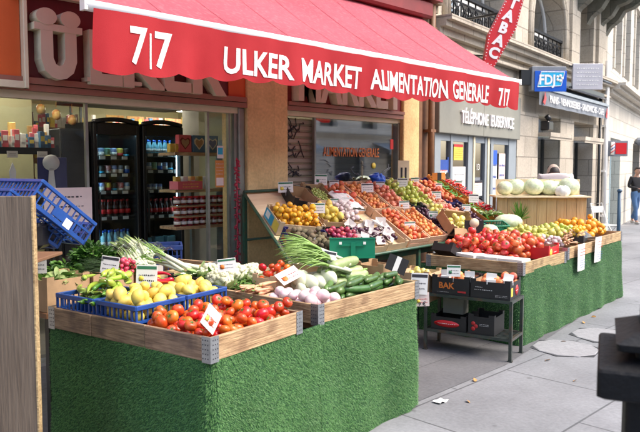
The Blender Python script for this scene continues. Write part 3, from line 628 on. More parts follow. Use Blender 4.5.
b = MB(); b.bb(-.27, .30, -.095, -.082, -.02, .34, ch=.004)
b.build('sign_face', 'sign_blue', fj)
b = MB(); b.prism([(-.22, .06), (.20, .08), (.26, .32), (-.16, .32)], -.099, -.096); b.build('cyan_field', 'sign_cyan', fj)
b = MB(); letters(b, 'FDJ', .17, TR(-.05, -.103, .19) @ FX, .28, .03, .004)
for a in range(5): b.lathe([(.001, 0), (.026, 0), (.026, .004), (.001, .004)], 10, 0, TR(.17 + .045 * Cc(a * 1.257), -.101, .21 + .045 * S(a * 1.257)) @ RX(PI / 2))
for p in ([(-.22, .06), (.20, .08), (.26, .32), (-.16, .32)],):
    for i in range(4):
        a, c = p[i], p[(i + 1) % 4]; b.tube([(a[0], -.1, a[1]), (c[0], -.1, c[1])], .006, 4)
b.build('lettering', 'plain_white', fj)
b = MB(); b.tube([(.0, .08, .2), (.45, .55, .2)], .02, 6); b.bb(-.50, -.32, -.06, .06, .10, .36); b.build('bracket', 'dark_metal', fj)
gs = E('hanging_sign', 'square pale grey projecting sign with faint writing beside the blue lottery sign', 'sign', (12.05, 5.28, 3.10), -PI / 4)
b = MB(); b.bb(-.27, .27, -.035, .035, 0, .46, ch=.008); b.build('sign_board', 'sign_grey', gs)
b = MB(); scribble(b, .4, .36, TR(0, -.038, .23) @ FX, 5, 0, 21); b.build('lettering', 'paper', gs)
b = MB(); b.bb(-.32, -.27, -.02, .02, .03, .06); b.bb(-.32, -.27, -.02, .02, .40, .43); b.tube([(.2, .03, .2), (.75, .75, .2)], .02, 6); b.build('bracket', 'dark_metal', gs)

# ------------------------------------------------------------------ third building, farther along
C14 = math.atan2(.242, .97)
tc_ = E('far_building', 'pale stone building with tall shuttered windows at the end of the street', 'building', (17.02, 6.97, 0), C14)
b = MB(); wins = [(1.1, 2.2), (3.0, 4.1), (5.4, 6.5), (8.2, 9.3), (11, 12.1), (14, 15.1)]
wall_open(b, 0, 34, 3.5, 12, 0, .4, [(a, c, 4.3, 6.6, False) for a, c in wins])
wall_open(b, 0, 34, 0, 3.5, 0, .4, [(1.0, 3.0, 0, 2.5, False), (6.0, 8.0, 0, 2.5, False), (11, 13.5, 0, 2.5, False)])
b.bb(0, .3, .4, 8, 0, 12)
b.build('wall', 'stone_pale', tc_)
b = MB(); cornice(b, 0, 34, 3.75, 0, .45); cornice(b, 0, 34, 7.5, 0, .6)
for a, c in wins: b.bb(a - .15, c + .15, -.1, 0, 6.65, 6.85); b.bb(a - .14, a, -.05, 0, 4.3, 6.65); b.bb(c, c + .14, -.05, 0, 4.3, 6.65)
b.build('stone_moulding', 'stone_pale', tc_)
for a, c in wins: sash(tc_, a, c, 4.3, 6.6, .28, back='window_dark')
for a, c, m_ in ((1.0, 3.0, 'door_pale'), (6, 8, 'window_dark'), (11, 13.5, 'window_dark')):
    b = MB(); b.bb(a, c, .25, .32, 0, 2.5); b.bb(a + .3, a + .4, .2, .25, 0, 2.5); b.bb(c - .4, c - .3, .2, .25, 0, 2.5); b.build('doorway', m_, tc_)
b = MB(); b.bb(6.2, 8.2, -.8, -.02, 2.45, 2.7, ch=.08); b.build('door_canopy', 'awn_grey', tc_)
bs = E('barber_sign', 'small red sign in a grey case with a striped barber pole', 'sign', (17.75, 6.95, 2.0), -PI / 4)
b = MB(); b.bb(-.26, .26, -.07, .07, 0, .40, ch=.01); b.build('sign_case', 'awn_grey', bs)
b = MB(); b.bb(-.06, .22, -.08, -.072, .06, .34); b.build('sign_face', 'sign_red', bs)
b = MB(); b.cyl((-.15, -.10, .04), (-.15, -.10, .36), .045, 12); b.build('barber_pole', 'plain_white', bs)
b = MB()
for z in (.08, .16, .24): b.tube([(-.15 + .05 * S(a), -.10 - .05 * Cc(a), z + .1 * (a + 1.4) / 2.8) for a in (-1.4, -.7, 0, .7, 1.4)], .012, 5, 0 if z != .16 else 1)
b.build('pole_stripes', ['ink_red', 'ink_blue'], bs)
b = MB(); b.tube([(0, .07, .2), (.35, .42, .2)], .015, 6); b.build('bracket', 'dark_metal', bs)

# ------------------------------------------------------------------ building across the street (seen mirrored in the glass)
op = E('opposite_building', 'pale stone house across the street with blue shop awning, mirrored in the window', 'building', (6, -11.4, 0), PI)
b = MB(); hs = [(x, x + 1.2, 3.7, 5.6, False) for x in range(-42, 24, 3)]
wall_open(b, -46, 26, 3.2, 7.2, 0, .4, hs); wall_open(b, -46, 26, 0, 3.2, 0, .4, [(x, x + 2.2, 0, 2.5, False) for x in range(-44, 24, 4)])
cornice(b, -46, 26, 3.4, 0, .3); b.build('wall', 'stone_pale', op)
b = MB()
for h in hs: b.bb(h[0], h[1], .3, .32, 3.7, 5.6)
for x in range(-44, 24, 4): b.bb(x, x + 2.2, .3, .32, 0, 2.5)
b.build('glazing', 'window_dark', op)
b = MB()
for x in (-32, -24, -16, -8, 0, 8):
    b.add([(x, -1.2, 2.6), (x + 3.4, -1.2, 2.6), (x + 3.4, -.02, 3.0), (x, -.02, 3.0)], [(0, 1, 2, 3)]); b.bb(x, x + 3.4, -1.22, -1.2, 2.35, 2.6)
b.build('shop_awning', 'blue_grey_paint', op)
# ------------------------------------------------------------------ proto meshes for goods
def lathe_mesh(name, prof, mats, n=12, bands=None):
    b = MB(); b.lathe(prof, n)
    if bands:
        for (z0, z1, r, mi) in bands: b.lathe([(r, z0), (r, z1)], n, mi)
    return b.mesh(name, mats)
can_prof = [(.024, 0), (.031, .006), (.031, .108), (.026, .118), (.001, .116)]
CANS = [lathe_mesh('can', can_prof, [m_, m2], 10, [(.03, .03 + hb, .0316, 1)]) for m_, m2, hb in (('tin_red', 'paper', .03), ('tin_blue', 'white_paint', .05), ('tin_green', 'yellow_card', .02), ('galv', 'sign_blue', .05), ('yellow_card', 'ink_red', .04), ('black_card', 'sign_cyan', .03))]
bot_prof = [(.030, 0), (.036, .01), (.036, .13), (.030, .16), (.014, .205), (.013, .235), (.001, .236)]
COLA = lathe_mesh('bottle', bot_prof, ['cola', 'sign_red', 'ink_red'], 10, [(.075, .125, .0375, 1), (.212, .238, .016, 2)])
WATER = lathe_mesh('bottle', [(r * 1.1, z * 1.15) for r, z in bot_prof], ['water_bottle', 'sign_blue', 'paper'], 10, [(.085, .135, .041, 2), (.245, .275, .017, 1)])
JAR = lathe_mesh('jar', [(.026, 0), (.03, .005), (.03, .06), (.026, .068), (.001, .068)], ['jam', 'paper', 'sign_red'], 10, [(.018, .045, .031, 1), (.064, .078, .029, 2)])
def put(me, name, label, cat, group, p, rz=None, s=1, rot=None):
    o = bpy.data.objects.new(name, me); scn.collection.objects.link(o); o.location = p
    if rot is not None: o.rotation_euler = rot
    else: o.rotation_euler.z = random.uniform(0, 6.28) if rz is None else rz
    o.scale = (s, s, s) if not hasattr(s, '__len__') else s
    return tag(o, label, cat, group)
# ------------------------------------------------------------------ fridges
def fridge(x0, x1, label, which):
    y0, y1 = 7.2, 7.85; t = E('drinks_fridge', label, 'fridge', ((x0 + x1) / 2, y0, .03), 0, 'drinks fridges at the back of the shop')
    w = (x1 - x0) / 2; H = 2.19
    b = MB(); b.bb(-w, -w + .04, 0, .65, 0, H); b.bb(w - .04, w, 0, .65, 0, H); b.bb(-w + .04, w - .04, .61, .65, 0, H); b.bb(-w + .04, w - .04, 0, .61, 0, .42); b.bb(-w + .04, w - .04, 0, .61, H - .12, H)
    b.build('cabinet', 'black_plastic', t)
    b = MB(); b.bb(-w + .01, -w + .055, -.04, -.002, .40, H - .02, ch=.006); b.bb(w - .055, w - .01, -.04, -.002, .40, H - .02, ch=.006); b.bb(-w + .055, w - .055, -.04, -.002, H - .14, H - .02); b.bb(-w + .055, w - .055, -.04, -.002, .40, .46)
    d = b.build('door', 'black_plastic', t)
    b = MB(); b.bb(-w + .055, w - .055, -.022, -.016, .46, H - .14); b.build('pane', 'fridge_glass', d)
    b = MB(); b.bb(-w + .058, -w + .07, -.07, -.042, .9, 1.4); b.build('handle', 'dark_metal', d)
    b = MB(); b.tube([(-w + .02, -.01, H)] + [(-w + .02 + (2 * w - .04) * i / 8, -.01, H + .035 * S(PI * i / 8)) for i in range(1, 8)] + [(w - .02, -.01, H)], .03, 6); b.build('header', 'black_plastic', t)
    b = MB(); b.bb(w - .068, w - .062, .03, .04, .9, H - .25) if which else b.bb(-w + .045, -w + .05, .03, .05, .6, H - .3); b.bb(-w + .08, w - .08, .05, .08, H - .135, H - .122); b.build('light_strip', 'led', t)
    if which == 0: rows = [(1.80, 'can'), (1.60, 'can'), (1.40, 'can'), (1.10, 'cola'), (.72, 'water')]
    else: rows = [(1.84, 'mix'), (1.64, 'can'), (1.40, 'small'), (1.09, 'cola'), (.74, 'tray')]
    for z, k in rows:
        b = MB(); b.bb(-w + .045, w - .045, .06, .58, z - .02, z - .008); b.bb(-w + .045, w - .045, .05, .062, z - .035, z + .012); s_ = b.build('shelf', 'dark_metal', t)
        b = MB()
        for i in range(3): b.bb(-w + .12 + i * .14, -w + .19 + i * .14, .044, .049, z - .03, z + .005)
        b.build('price_tag', 'paper', s_)
        n = 6
        for i in range(n):
            px_ = (x0 + x1) / 2 - w + .09 + i * (2 * w - .2) / (n - 1); zz = z + .03 - .035
            for dy in (0, .09):
                p = (px_, y0 + .11 + dy, zz)
                if k == 'can': put(CANS[(i + int(z * 10) + 2 * which) % 6 if (i + int(z * 7)) % 5 else 1], 'drinks_can', 'small metal drinks can on a lit fridge shelf', 'can', 'drinks cans on the fridge shelves', p, s=1.15)
                elif k == 'cola': put(COLA, 'cola_bottle', 'dark cola bottle with red label on a fridge shelf', 'bottle', 'cola bottles on the fridge shelves', p, s=1.0)
                elif k == 'water' or (k == 'mix'): put(WATER, 'water_bottle', 'clear blue water bottle standing in a fridge', 'bottle', 'water bottles in the fridges', p, s=.95 if k == 'water' else .75)
                elif k == 'small' and i < 4: put(CANS[1], 'drinks_can', 'small metal drinks can on a lit fridge shelf', 'can', 'drinks cans on the fridge shelves', p, s=.95)
        if k == 'tray':
            for i in range(3):
                b = MB(); b.box((0, 0, .06), (.12, .12, .12), 0, None, .01)
                b.build('food_tub', 'water_bottle', label='greenish food tub on the lowest fridge shelf', cat='tub', group='food tubs in the fridge', loc=((x0 + x1) / 2 - .17 + i * .17, y0 + .14, zz))
    return t
fridge(3.57, 4.17, 'black glass door fridge on the left, filled with cans and cola', 0)
fridge(4.19, 4.77, 'black glass door fridge on the right, beside the gift box rack', 1)
t = E('dark_cabinet', 'plain dark cabinet standing left of the two fridges', 'cabinet', (3.38, 7.2, .03))
b = MB(); b.bb(-.17, .17, 0, .4, 0, 2.1, ch=.01); b.build('carcass', 'black_card', t); b = MB(); b.bb(-.15, .15, -.015, -.002, .1, 2.05); b.build('door', 'black_plastic', t)
b = MB(); b.bb(3.4, 4.85, 7.25, 7.7, 2.42, 2.58); tag(b.build('ceiling_box', 'black_card'), 'long dark box hung from the ceiling above the fridges', 'box')
# ------------------------------------------------------------------ shelving with sweets on the left, seen through the shop window
def shelf_unit(name, label, x0, x1, y0, y1, zs, mat_, H):
    t = E(name, label, 'shelving', ((x0 + x1) / 2, (y0 + y1) / 2, .03)); w = (x1 - x0) / 2; d = (y1 - y0) / 2
    b = MB()
    for sx in (-w, w - .03):
        b.bb(sx, sx + .03, -d, -d + .03, 0, H); b.bb(sx, sx + .03, d - .03, d, 0, H)
    b.build('upright', mat_, t)
    for z in zs:
        b = MB(); b.bb(-w, w, -d, d, z - .03 - .025, z - .03); b.bb(-w, w, -d - .01, -d - .001, z - .095, z - .028); s_ = b.build('shelf', mat_, t)
    return t
PK = []
for i, m_ in enumerate(('pack_mix', 'pack_gold', 'pack_pink', 'pack_blue', 'paper')):
    b = MB(); b.box((0, 0, .08), (.07, .05, .16), 0, None, .004); b.box((0, -.027, .09), (.05, .003, .05), 1); PK.append(b.mesh('packet', [m_, 'yellow_card' if i % 2 else 'paper']))
def fill(x0, x1, y, z, lab, grp, R, hmax=1.0, gap=.075):
    x = x0
    while x < x1:
        put(R.choice(PK), 'sweet_packet', lab, 'packet', grp, (x, y + R.uniform(-.02, .02), z), R.uniform(-.3, .3), (R.uniform(.5, .9), 1, R.uniform(.35, hmax * .9))); x += gap * R.uniform(.8, 1.2)
R = random.Random(12)
shelf_unit('candy_shelf', 'long dark shelf of sweets behind the shop window on the left', 1.7, 3.0, 6.75, 7.1, (.95, 1.40, 1.90), 'dark_metal', 1.9)
for z in (.95, 1.40, 1.90):
    fill(1.76, 2.98, 6.82, z, 'small bright sweet packet on the window shelf', 'sweet packets behind the shop window', R, 1.25, .034)
    fill(1.76, 2.98, 6.98, z, 'small bright sweet packet on the window shelf', 'sweet packets behind the shop window', R, 1.8 if z > 1.8 else 1.1, .036)
for i in range(4):
    b = MB(); b.bb(-.05, .05, -.004, .004, 0, .065); scribble(b, .07, .03, TR(0, -.006, .032) @ FX, 2, 1, i); b.build('price_label', ['paper', 'ink'], label='white price label clipped to the sweets shelf edge', cat='price label', group='price labels on the sweets shelf', loc=(1.95 + i * .29, 6.73, 1.80))
shelf_unit('wooden_rack', 'brown wooden rack of packets deep in the shop, left of the cabinet', 3.35, 3.95, 8.3, 8.6, (.6, 1.0, 1.4, 1.82, 2.2), 'board_brown', 2.35)
for z in (1.4, 1.82, 2.2): fill(3.4, 3.95, 8.4, z, 'packet on the brown wooden rack', 'packets on the wooden rack', R, 1.4, .045)
for i, x in enumerate((2.95, 3.12, 3.30)):
    b = MB(); b.blob(lambda t_, p_: (.05 * S(p_) * Cc(t_) * (1 + .3 * S(4 * t_) * S(5 * p_)), .05 * S(p_) * S(t_), .06 * Cc(p_)), 10, 8); b.cyl((0, 0, .08), (0, 0, .45), .004, 5)
    b.build('paper_lantern', 'pack_mix', label='small red and gold paper lantern hanging near the ceiling', cat='lantern', group='hanging paper lanterns', loc=(x + .15, 7.4, 2.34 - .05 * i))
# spoon-shaped display on a dark board, blue drinks panel, notices on the glass
t = E('spoon_sign', 'white round headed spoon shape mounted on a dark blue board', 'sign', (2.72, 6.30, 1.50), -.3)
b = MB(); b.bb(-.12, .14, 0, .02, 0, .30, ch=.004); b.build('board', 'navy_card', t)
b = MB(); b.lathe([(.001, 0), (.075, 0), (.075, .012), (.001, .012)], 20, 0, TR(0, -.004, .25) @ RX(PI / 2)); b.prism([(-.02, .2), (.02, .2), (.035, 0), (-.035, 0)], -.016, -.002); b.build('spoon_shape', 'paper', t)
b = MB(); b.cyl((0, .01, 0), (0, .01, -1.47), .012, 8); b.build('stand', 'dark_metal', t)
b = MB(); b.prism([(-.02, 0), (.02, 0), (.03, .12), (0, .2), (-.03, .12)], 0, .01); b.cyl((0, .005, 0), (0, .005, -1.4), .008, 6); b.build('white_scoop', 'paper', label='small white pointed scoop sign at the left of the spoon sign', cat='sign', loc=(2.33, 6.2, 1.55))
b = MB(); b.bb(-.23, .2, 0, .004, 0, .33)
for i in range(3): scribble(b, .26, .05, TR(-.02, -.002, .25 - i * .085) @ FX, 1, 1, 40 + i)
b.build('handwritten_notice', ['paper_pink', 'ink'], label='pinkish sheet with three handwritten lines taped low on the shop window', cat='notice', loc=(2.62, 5.698, 1.20))
b = MB(); b.bb(-.055, .055, 0, .003, 0, .28); b.bb(-.045, .045, -.002, 0, .02, .1, 1); scribble(b, .09, .14, TR(0, -.002, .19) @ FX, 4, 1, 5); b.build('notice', ['card_orange', 'paper_pink'], label='salmon coloured notice stuck on the narrow glass beside the door post', cat='notice', loc=(4.23, 5.70, 1.50))
b = MB(); b.bb(-.04, .04, 0, .003, 0, .13); b.bb(-.03, .03, -.002, 0, .04, .11, 1); b.build('sticker', ['paper', 'sign_cyan'], label='small white and blue sticker above the salmon notice', cat='sticker', loc=(4.24, 5.70, 1.80))
# gift rack on the right
t = E('gift_rack', 'wooden wall rack with heart gift boxes above rows of jars', 'rack', (4.52, 6.5, .03))
for z in (1.84, 1.43, 1.02):
    b = MB(); b.bb(-.42, .40, -.16, .16, z - .03, z); b.bb(-.42, .40, -.17, -.16, z - .03, z + .005); b.build('shelf', 'wood_x', t)
b = MB(); b.bb(.36, .40, -.15, .15, .0, 2.0); b.bb(-.02, .02, .12, .16, 0, 2.0); b.build('upright', 'grey_frame', t)
heart = [(.0, -.05), (.045, .0), (.05, .03), (.03, .05), (0, .032), (-.03, .05), (-.05, .03), (-.045, 0)]
for i, (c1, c2, lab) in enumerate((('pack_pink', 'card', 'red gift box with a heart window on the rack top shelf'), ('pack_blue', 'card', 'dark blue gift box with a heart window, middle one on the rack'), ('pack_blue', 'navy_card', 'dark blue gift box with a heart window, rightmost on the rack'))):
    b = MB(); b.box((0, 0, .10), (.165, .07, .19), 0, None, .003); b.prism([(x, z + .10) for x, z in heart], -.04, -.036, 1); b.prism([(x * 1.35, z * 1.35 + .10) for x, z in heart], -.037, -.0345, 2)
    b.build('gift_box', [c1, c2, 'cream_paint' if i else 'dark_red'], label=lab, cat='gift box', loc=(4.27 + i * .185, 6.42, 1.872))
R = random.Random(3)
for x in (4.10, 4.17): put(PK[1], 'gold_packet', 'golden packet at the left end of the gift rack', 'packet', 'golden packets at the gift rack', (x, 6.42, 1.872), .2, (.8, 1, .6))
for i in range(5): put(PK[(1, 4, 0)[i % 3]], 'biscuit_packet', 'biscuit packet standing on the middle rack shelf', 'packet', 'biscuit packets on the middle shelf', (4.2 + i * .1, 6.46, 1.462), .1, (1, 1, .9))
b = MB(); b.bb(-.16, .16, -.09, -.08, 0, .09); b.bb(-.16, .16, .07, .08, 0, .09); b.bb(-.16, -.15, -.08, .07, 0, .09); b.bb(.15, .16, -.08, .07, 0, .09); b.bb(-.15, .15, -.08, .07, 0, .01); scribble(b, .2, .06, TR(0, -.092, .045) @ FX, 2, 1, 6)
b.build('sweets_box', ['pack_pink', 'yellow_card'], label='open red box with yellow lettering on the middle rack shelf', cat='box', loc=(4.28, 6.40, 1.463))
for r_ in range(3):
    for i in range(9):
        put(JAR, 'jam_jar', 'small dark red jar in the stacked rows on the gift rack', 'jar', 'jars stacked on the gift rack', (4.16 + i * .083, 6.40, 1.052 + r_ * .118), s=1.25)
    if r_: b = MB(); b.bb(-.40, .36, -.09, .06, -.02, -.008); b.build('tray_board', 'card', label=('thin tray carrying the middle row of jars' if r_ == 1 else 'thin tray carrying the top row of jars'), cat='tray', loc=(4.53, 6.42, 1.052 + r_ * .118))
shelf_unit('back_rack', 'tall rack of packets against the back wall above the fridges', 4.6, 7.6, 9.6, 9.95, (1.6, 1.95, 2.3), 'dark_metal', 2.6)
for z in (1.95, 2.3): fill(4.65, 7.5, 9.68, z, 'small packet on the rack at the back of the shop', 'packets on the back rack', R, 1.5, .062)
# posters, bottles at the back
for i in range(6):
    b = MB(); b.bb(-.16, .16, 0, .02, 0, .34); b.lathe([(.001, 0), (.09, 0), (.09, .004), (.001, .004)], 12, 1, TR(0, -.004, .17) @ RX(PI / 2))
    b.build('food_poster', ['pack_mix', 'card_orange'], label='orange food picture high on the back wall', cat='poster', group='food pictures on the back wall', loc=(5.7 + i * .38, 10.6, 2.25))
for i in range(5): put(PK[1], 'spirits_box', 'tall golden box on the shelf behind the right fridge', 'box', 'golden boxes behind the fridge', (5.35 + i * .12, 8.0, 2.05), 0, (1.2, 1, 2.2))
b = MB(); b.bb(5.25, 6.1, 7.9, 8.15, 2.0, 2.045); b.bb(5.3, 5.35, 8.1, 8.14, 0, 2.0); b.bb(6.0, 6.05, 8.1, 8.14, 0, 2.0); tag(b.build('back_shelf', 'board_brown'), 'high shelf with golden boxes behind the right fridge', 'shelf')
# red cord hanging at the door post
b = MB(); R = random.Random(5)
b.cyl((0, 0, -1.75), (0, 0, 0), .008, 6)
for i in range(110):
    z = -i * .0158; a = R.uniform(0, 6.28); b.tube([(.01 * Cc(a), .01 * S(a), z), (.035 * Cc(a), .035 * S(a), z - R.uniform(0, .025))], .009, 5)
b.build('red_garland', 'rust_chain', label='string of small red chillies hanging at the door post', cat='garland', loc=(4.36, 5.58, 1.80))
# ------------------------------------------------------------------ stalls
def turf(parent, pts, z0, z1, dens, seed, name='turf_skirt', slope=0):
    """artificial grass hung round a stall: wavy backing with many short blades; pts run so that outside is on the right hand"""
    g = np.random.default_rng(seed); b = MB(); P_ = [Vector((x, y)) for x, y in pts]; Ls = [(P_[i + 1] - P_[i]).length for i in range(len(P_) - 1)]; T = sum(Ls)
    ph = g.uniform(0, 6, 4)
    def at(s, z):
        k = 0; q = s
        while k < len(Ls) - 1 and q > Ls[k]: q -= Ls[k]; k += 1
        d = (P_[k + 1] - P_[k]) / Ls[k]; n = Vector((d.y, -d.x)); f = (z1 - z) / (z1 - z0)
        if k > 0 and q < .04: dp = (P_[k] - P_[k - 1]).normalized(); n = (n * (q / .04 * .5 + .5) + Vector((dp.y, -dp.x)) * (.5 - q / .04 * .5)).normalized()
        w = .004 + .022 * f * (1 + .5 * S(s * 6.1 + ph[0])) + .010 * f * S(s * 13 + ph[1]) + .004 * S(z * 11 + s * 5 + ph[2])
        p = P_[k] + d * q + n * w; return Vector((p.x, p.y, z)), n, d
    n1, n2 = max(8, int(T / .03)), 14
    def zz(s, v):
        zt = z1 + slope * at(s, z1)[0].x if slope else z1
        return zt - (zt - z0 - .012 * S(s * 7 + ph[3]) - .006 * S(s * 31)) * v
    b.grid(lambda u, v: tuple(at(u * T, zz(u * T, v))[0]), n1, n2)
    o = b.build(name, ['turf_base', 'turf_blade'], parent)
    N = int(T * (z1 - z0) * dens); s = g.uniform(0, T, N); v = g.uniform(0, 1, N) ** 1.0
    base = np.zeros((N, 3)); nor = np.zeros((N, 3)); tan = np.zeros((N, 3))
    # sample a coarse table of the surface, then spread blades by interpolation
    for i in range(N):
        p, n, d = at(s[i], zz(s[i], v[i])); base[i] = p; nor[i, :2] = n; tan[i, :2] = d
    h = g.uniform(.010, .020, N)[:, None]; lean = g.normal(0, .7, N)[:, None]; dz = g.normal(-.75, .45, N)[:, None]
    dirv = nor + tan * lean + np.array([0, 0, 1.]) * dz; dirv /= np.linalg.norm(dirv, axis=1)[:, None]
    side = np.cross(dirv, nor); side /= np.linalg.norm(side, axis=1)[:, None] + 1e-6
    w = g.uniform(.0010, .0019, N)[:, None]; base -= nor * .002
    V = np.concatenate([base - side * w, base + side * w, base + dirv * h], 1).reshape(-1, 3)
    me2 = bpy.data.meshes.new('turf'); bv = np.array([p.co[:] for p in o.data.vertices]); nb = len(bv)
    V = np.concatenate([bv, V]); me2.vertices.add(len(V)); me2.vertices.foreach_set('co', V.ravel())
    fq = [tuple(p.vertices) for p in o.data.polygons]; idx = np.concatenate([np.array(fq).ravel(), np.arange(nb, nb + 3 * N)])
    me2.loops.add(len(idx)); me2.loops.foreach_set('vertex_index', idx)
    st = np.concatenate([np.arange(len(fq)) * 4, len(fq) * 4 + np.arange(N) * 3]); me2.polygons.add(len(st)); me2.polygons.foreach_set('loop_start', st)
    me2.materials.append(MAT['turf_base']); me2.materials.append(MAT['turf_blade'])
    me2.polygons.foreach_set('material_index', np.concatenate([np.zeros(len(fq), int), np.ones(N, int)])); me2.update(calc_edges=True); me2.validate()
    o.data = me2
    return o
def stall(label, loc, rz, w, d, z0, z1, path, dens, seed, slope=0):
    t = E('market_stall', label, 'market stall', (loc[0], loc[1], 0), rz)
    b = MB(); g_ = .025; b.add([(g_, g_, z0 - .05), (w - g_, g_, z1 - .05), (w - g_, d, z1 - .05), (g_, d, z0 - .05), (g_, g_, z0 - .01), (w - g_, g_, z1 - .01), (w - g_, d, z1 - .01), (g_, d, z0 - .01)], [(0, 3, 2, 1), (4, 5, 6, 7), (0, 1, 5, 4), (1, 2, 6, 5), (2, 3, 7, 6), (3, 0, 4, 7)]); b.build('table_top', 'board_brown', t)
    for x, y in ((.06, .06), (w - .06, .06), (.06, d - .06), (w - .06, d - .06)):
        b = MB(); b.bb(x - .02, x + .02, y - .02, y + .02, 0, min(z0, z1) - .05); b.build('leg', 'dark_metal', t)
    turf(t, path, .0, z0 if not slope else .705, dens, seed, slope=slope)
    return t
def collar(label, M, w, d, h, old=False):
    """pallet collar: four boards joined by drilled galvanised corner plates; M maps its own frame to the world"""
    t = E('wooden_collar', label, 'wooden frame'); t.matrix_world = M; th = .021
    wx, wy = ('wood_x', 'wood_old_y' if old else 'wood_y')
    left = [(0, th, th + .001, d - th - .001, wy)] if not old else [(0, th, th + .001, d * .36, wy), (.002, th + .001, d * .36 + .004, d * .70, wy), (-.001, th - .001, d * .70 + .004, d - th - .001, wy)]
    for (x0, x1, y0, y1, m_) in ((0, w, 0, th, wx), (0, w, d - th, d, wx), *left, (w - th, w, th + .001, d - th - .001, wy)):
        b = MB(); b.bb(x0, x1, y0, y1, 0, h, ch=.003); b.build('side_board', m_, t)
    for cx, cy, sx, sy in ((0, 0, 1, 1), (w, 0, -1, 1), (0, d, 1, -1), (w, d, -1, -1)):
        b = MB(); e = .0025
        b.bb(cx - sx * e, cx + sx * .055, cy - sy * e, cy - sy * .0004, -.006, h + .004); b.bb(cx - sx * e, cx - sx * .0004, cy, cy + sy * .055, -.006, h + .004)
        for i in range(3):
            for j in range(5):
                a = .012 + i * .016; z = .012 + j * (h - .02) / 4.4
                b.bb(cx + sx * a, cx + sx * (a + .006), cy - sy * (e + .0006), cy - sy * e, z, z + .006, 1); b.bb(cx - sx * (e + .0006), cx - sx * e, cy + sy * a, cy + sy * (a + .006), z, z + .006, 1)
        b.build('corner_bracket', ['galv', 'ink'], t)
    return t
A1 = math.radians(10.5); A2 = math.radians(5.2); A3 = math.radians(5.6)
MT = TR(1.85, 2.58, .782) @ RZ(A1); MC = TR(2.75, 2.765, .782) @ RZ(A2)
stall('nearest market stall skirted with green artificial grass, under the red tomatoes', (1.87, 2.60), A1, .70, 1.24, .79, .79, [(-.01, 1.26), (-.012, .025), (.02, -.012), (.90, .0)], 42000, 1)
stall('grass skirted stall under the cucumbers and spring onions', (2.76, 2.79), A2, 1.08, 1.3, .79, .79, [(-.02, -.018), (1.08, -.012), (1.11, .02), (1.11, 1.2)], 38000, 2)
collar('weathered pallet frame round the small red tomatoes at the front corner', MT, .735, 1.275, .118, True)
collar('light pallet frame round the cucumbers and turnips', MC, 1.115, 1.25, .118)
MF = TR(5.85, 3.13, 0) @ RZ(A3)
stall('long far market stall with green grass skirt, carrying big tomatoes, pears and oranges', (5.87, 3.15), A3, 3.2, 1.12, .72, .78, [(-.01, 1.1), (-.012, .02), (.02, -.012), (3.20, -.012), (3.23, .02), (3.23, 1.1)], 14000, 3, .02)
def MFl(lx, ly, z): return MF @ TR(lx, ly, z + .02 * lx)
collar('pallet frame at the near end of the far stall, round the big tomatoes', MFl(0, 0, .685), 1.16, 1.05, .115)
collar('pallet frame in the middle of the far stall, behind two hanging price sheets', MFl(1.17, -.01, .69), 1.10, 1.0, .125)
collar('pallet frame at the far end of the far stall, round the oranges', MFl(2.28, -.005, .71), .93, 1.0, .115)
# ------------------------------------------------------------------ produce prototypes
def dimp(r, oz=.85, lobes=0, la=0, dd=.25, seed=0):
    R_ = random.Random(seed); ph = R_.uniform(0, 6)
    def fn(t_, p_):
        k = 1 + la * Cc(lobes * t_ + ph) * S(p_); z = Cc(p_) * oz * (1 - dd * math.exp(-(p_ / .45) ** 2)) * (1 - .5 * dd * math.exp(-((PI - p_) / .5) ** 2))
        return (r * S(p_) * k * Cc(t_), r * S(p_) * k * S(t_), r * z)
    return fn
def tomato(r, m_, seed):
    b = MB(); b.blob(dimp(r, .82, 5, .03, .22, seed), 16, 10)
    for i in range(5):
        a = i * 1.257 + seed; b.add([(0, 0, r * .67), (r * .12 * Cc(a - .9), r * .12 * S(a - .9), r * .70), (r * .62 * Cc(a), r * .62 * S(a), r * .74), (r * .12 * Cc(a + .9), r * .12 * S(a + .9), r * .70)], [(0, 1, 2, 3)], 1)
    b.cyl((0, 0, r * .6), (0, r * .08, r * .88), r * .05, 5, 1); return b.mesh('tomato', [m_, 'calyx'])
def roundf(name, r, m_, oz=.9, dd=.15, lob=0, la=0, stem='board_brown', seed=0):
    b = MB(); b.blob(dimp(r, oz, lob, la, dd, seed), 14, 9)
    if stem: b.cyl((0, 0, r * oz * .7), (r * .05, 0, r * oz * 1.05), r * .045, 5, 1)
    return b.mesh(name, [m_, stem or m_])
def lemon_mesh(r):
    b = MB()
    def fn(t_, p_):
        z = Cc(p_); zz = z * 1.22 + (.16 * (abs(z) ** 12) * (1 if z > 0 else -1)); k = S(p_) * (1 - .12 * abs(z) ** 3)
        return (r * k * Cc(t_), r * k * S(t_), r * zz)
    b.blob(fn, 14, 12); return b.mesh('lemon', ['lemon'])
def pear_mesh(r):
    b = MB()
    def fn(t_, p_):
        z = Cc(p_); k = S(p_) * (1 - .32 * max(0, z)); return (r * k * Cc(t_), r * k * S(t_), r * (z * 1.25 + .1))
    b.blob(fn, 14, 10); b.cyl((0, 0, r * 1.25), (r * .15, 0, r * 1.65), r * .05, 5, 1); return b.mesh('pear', ['pear', 'board_brown'])
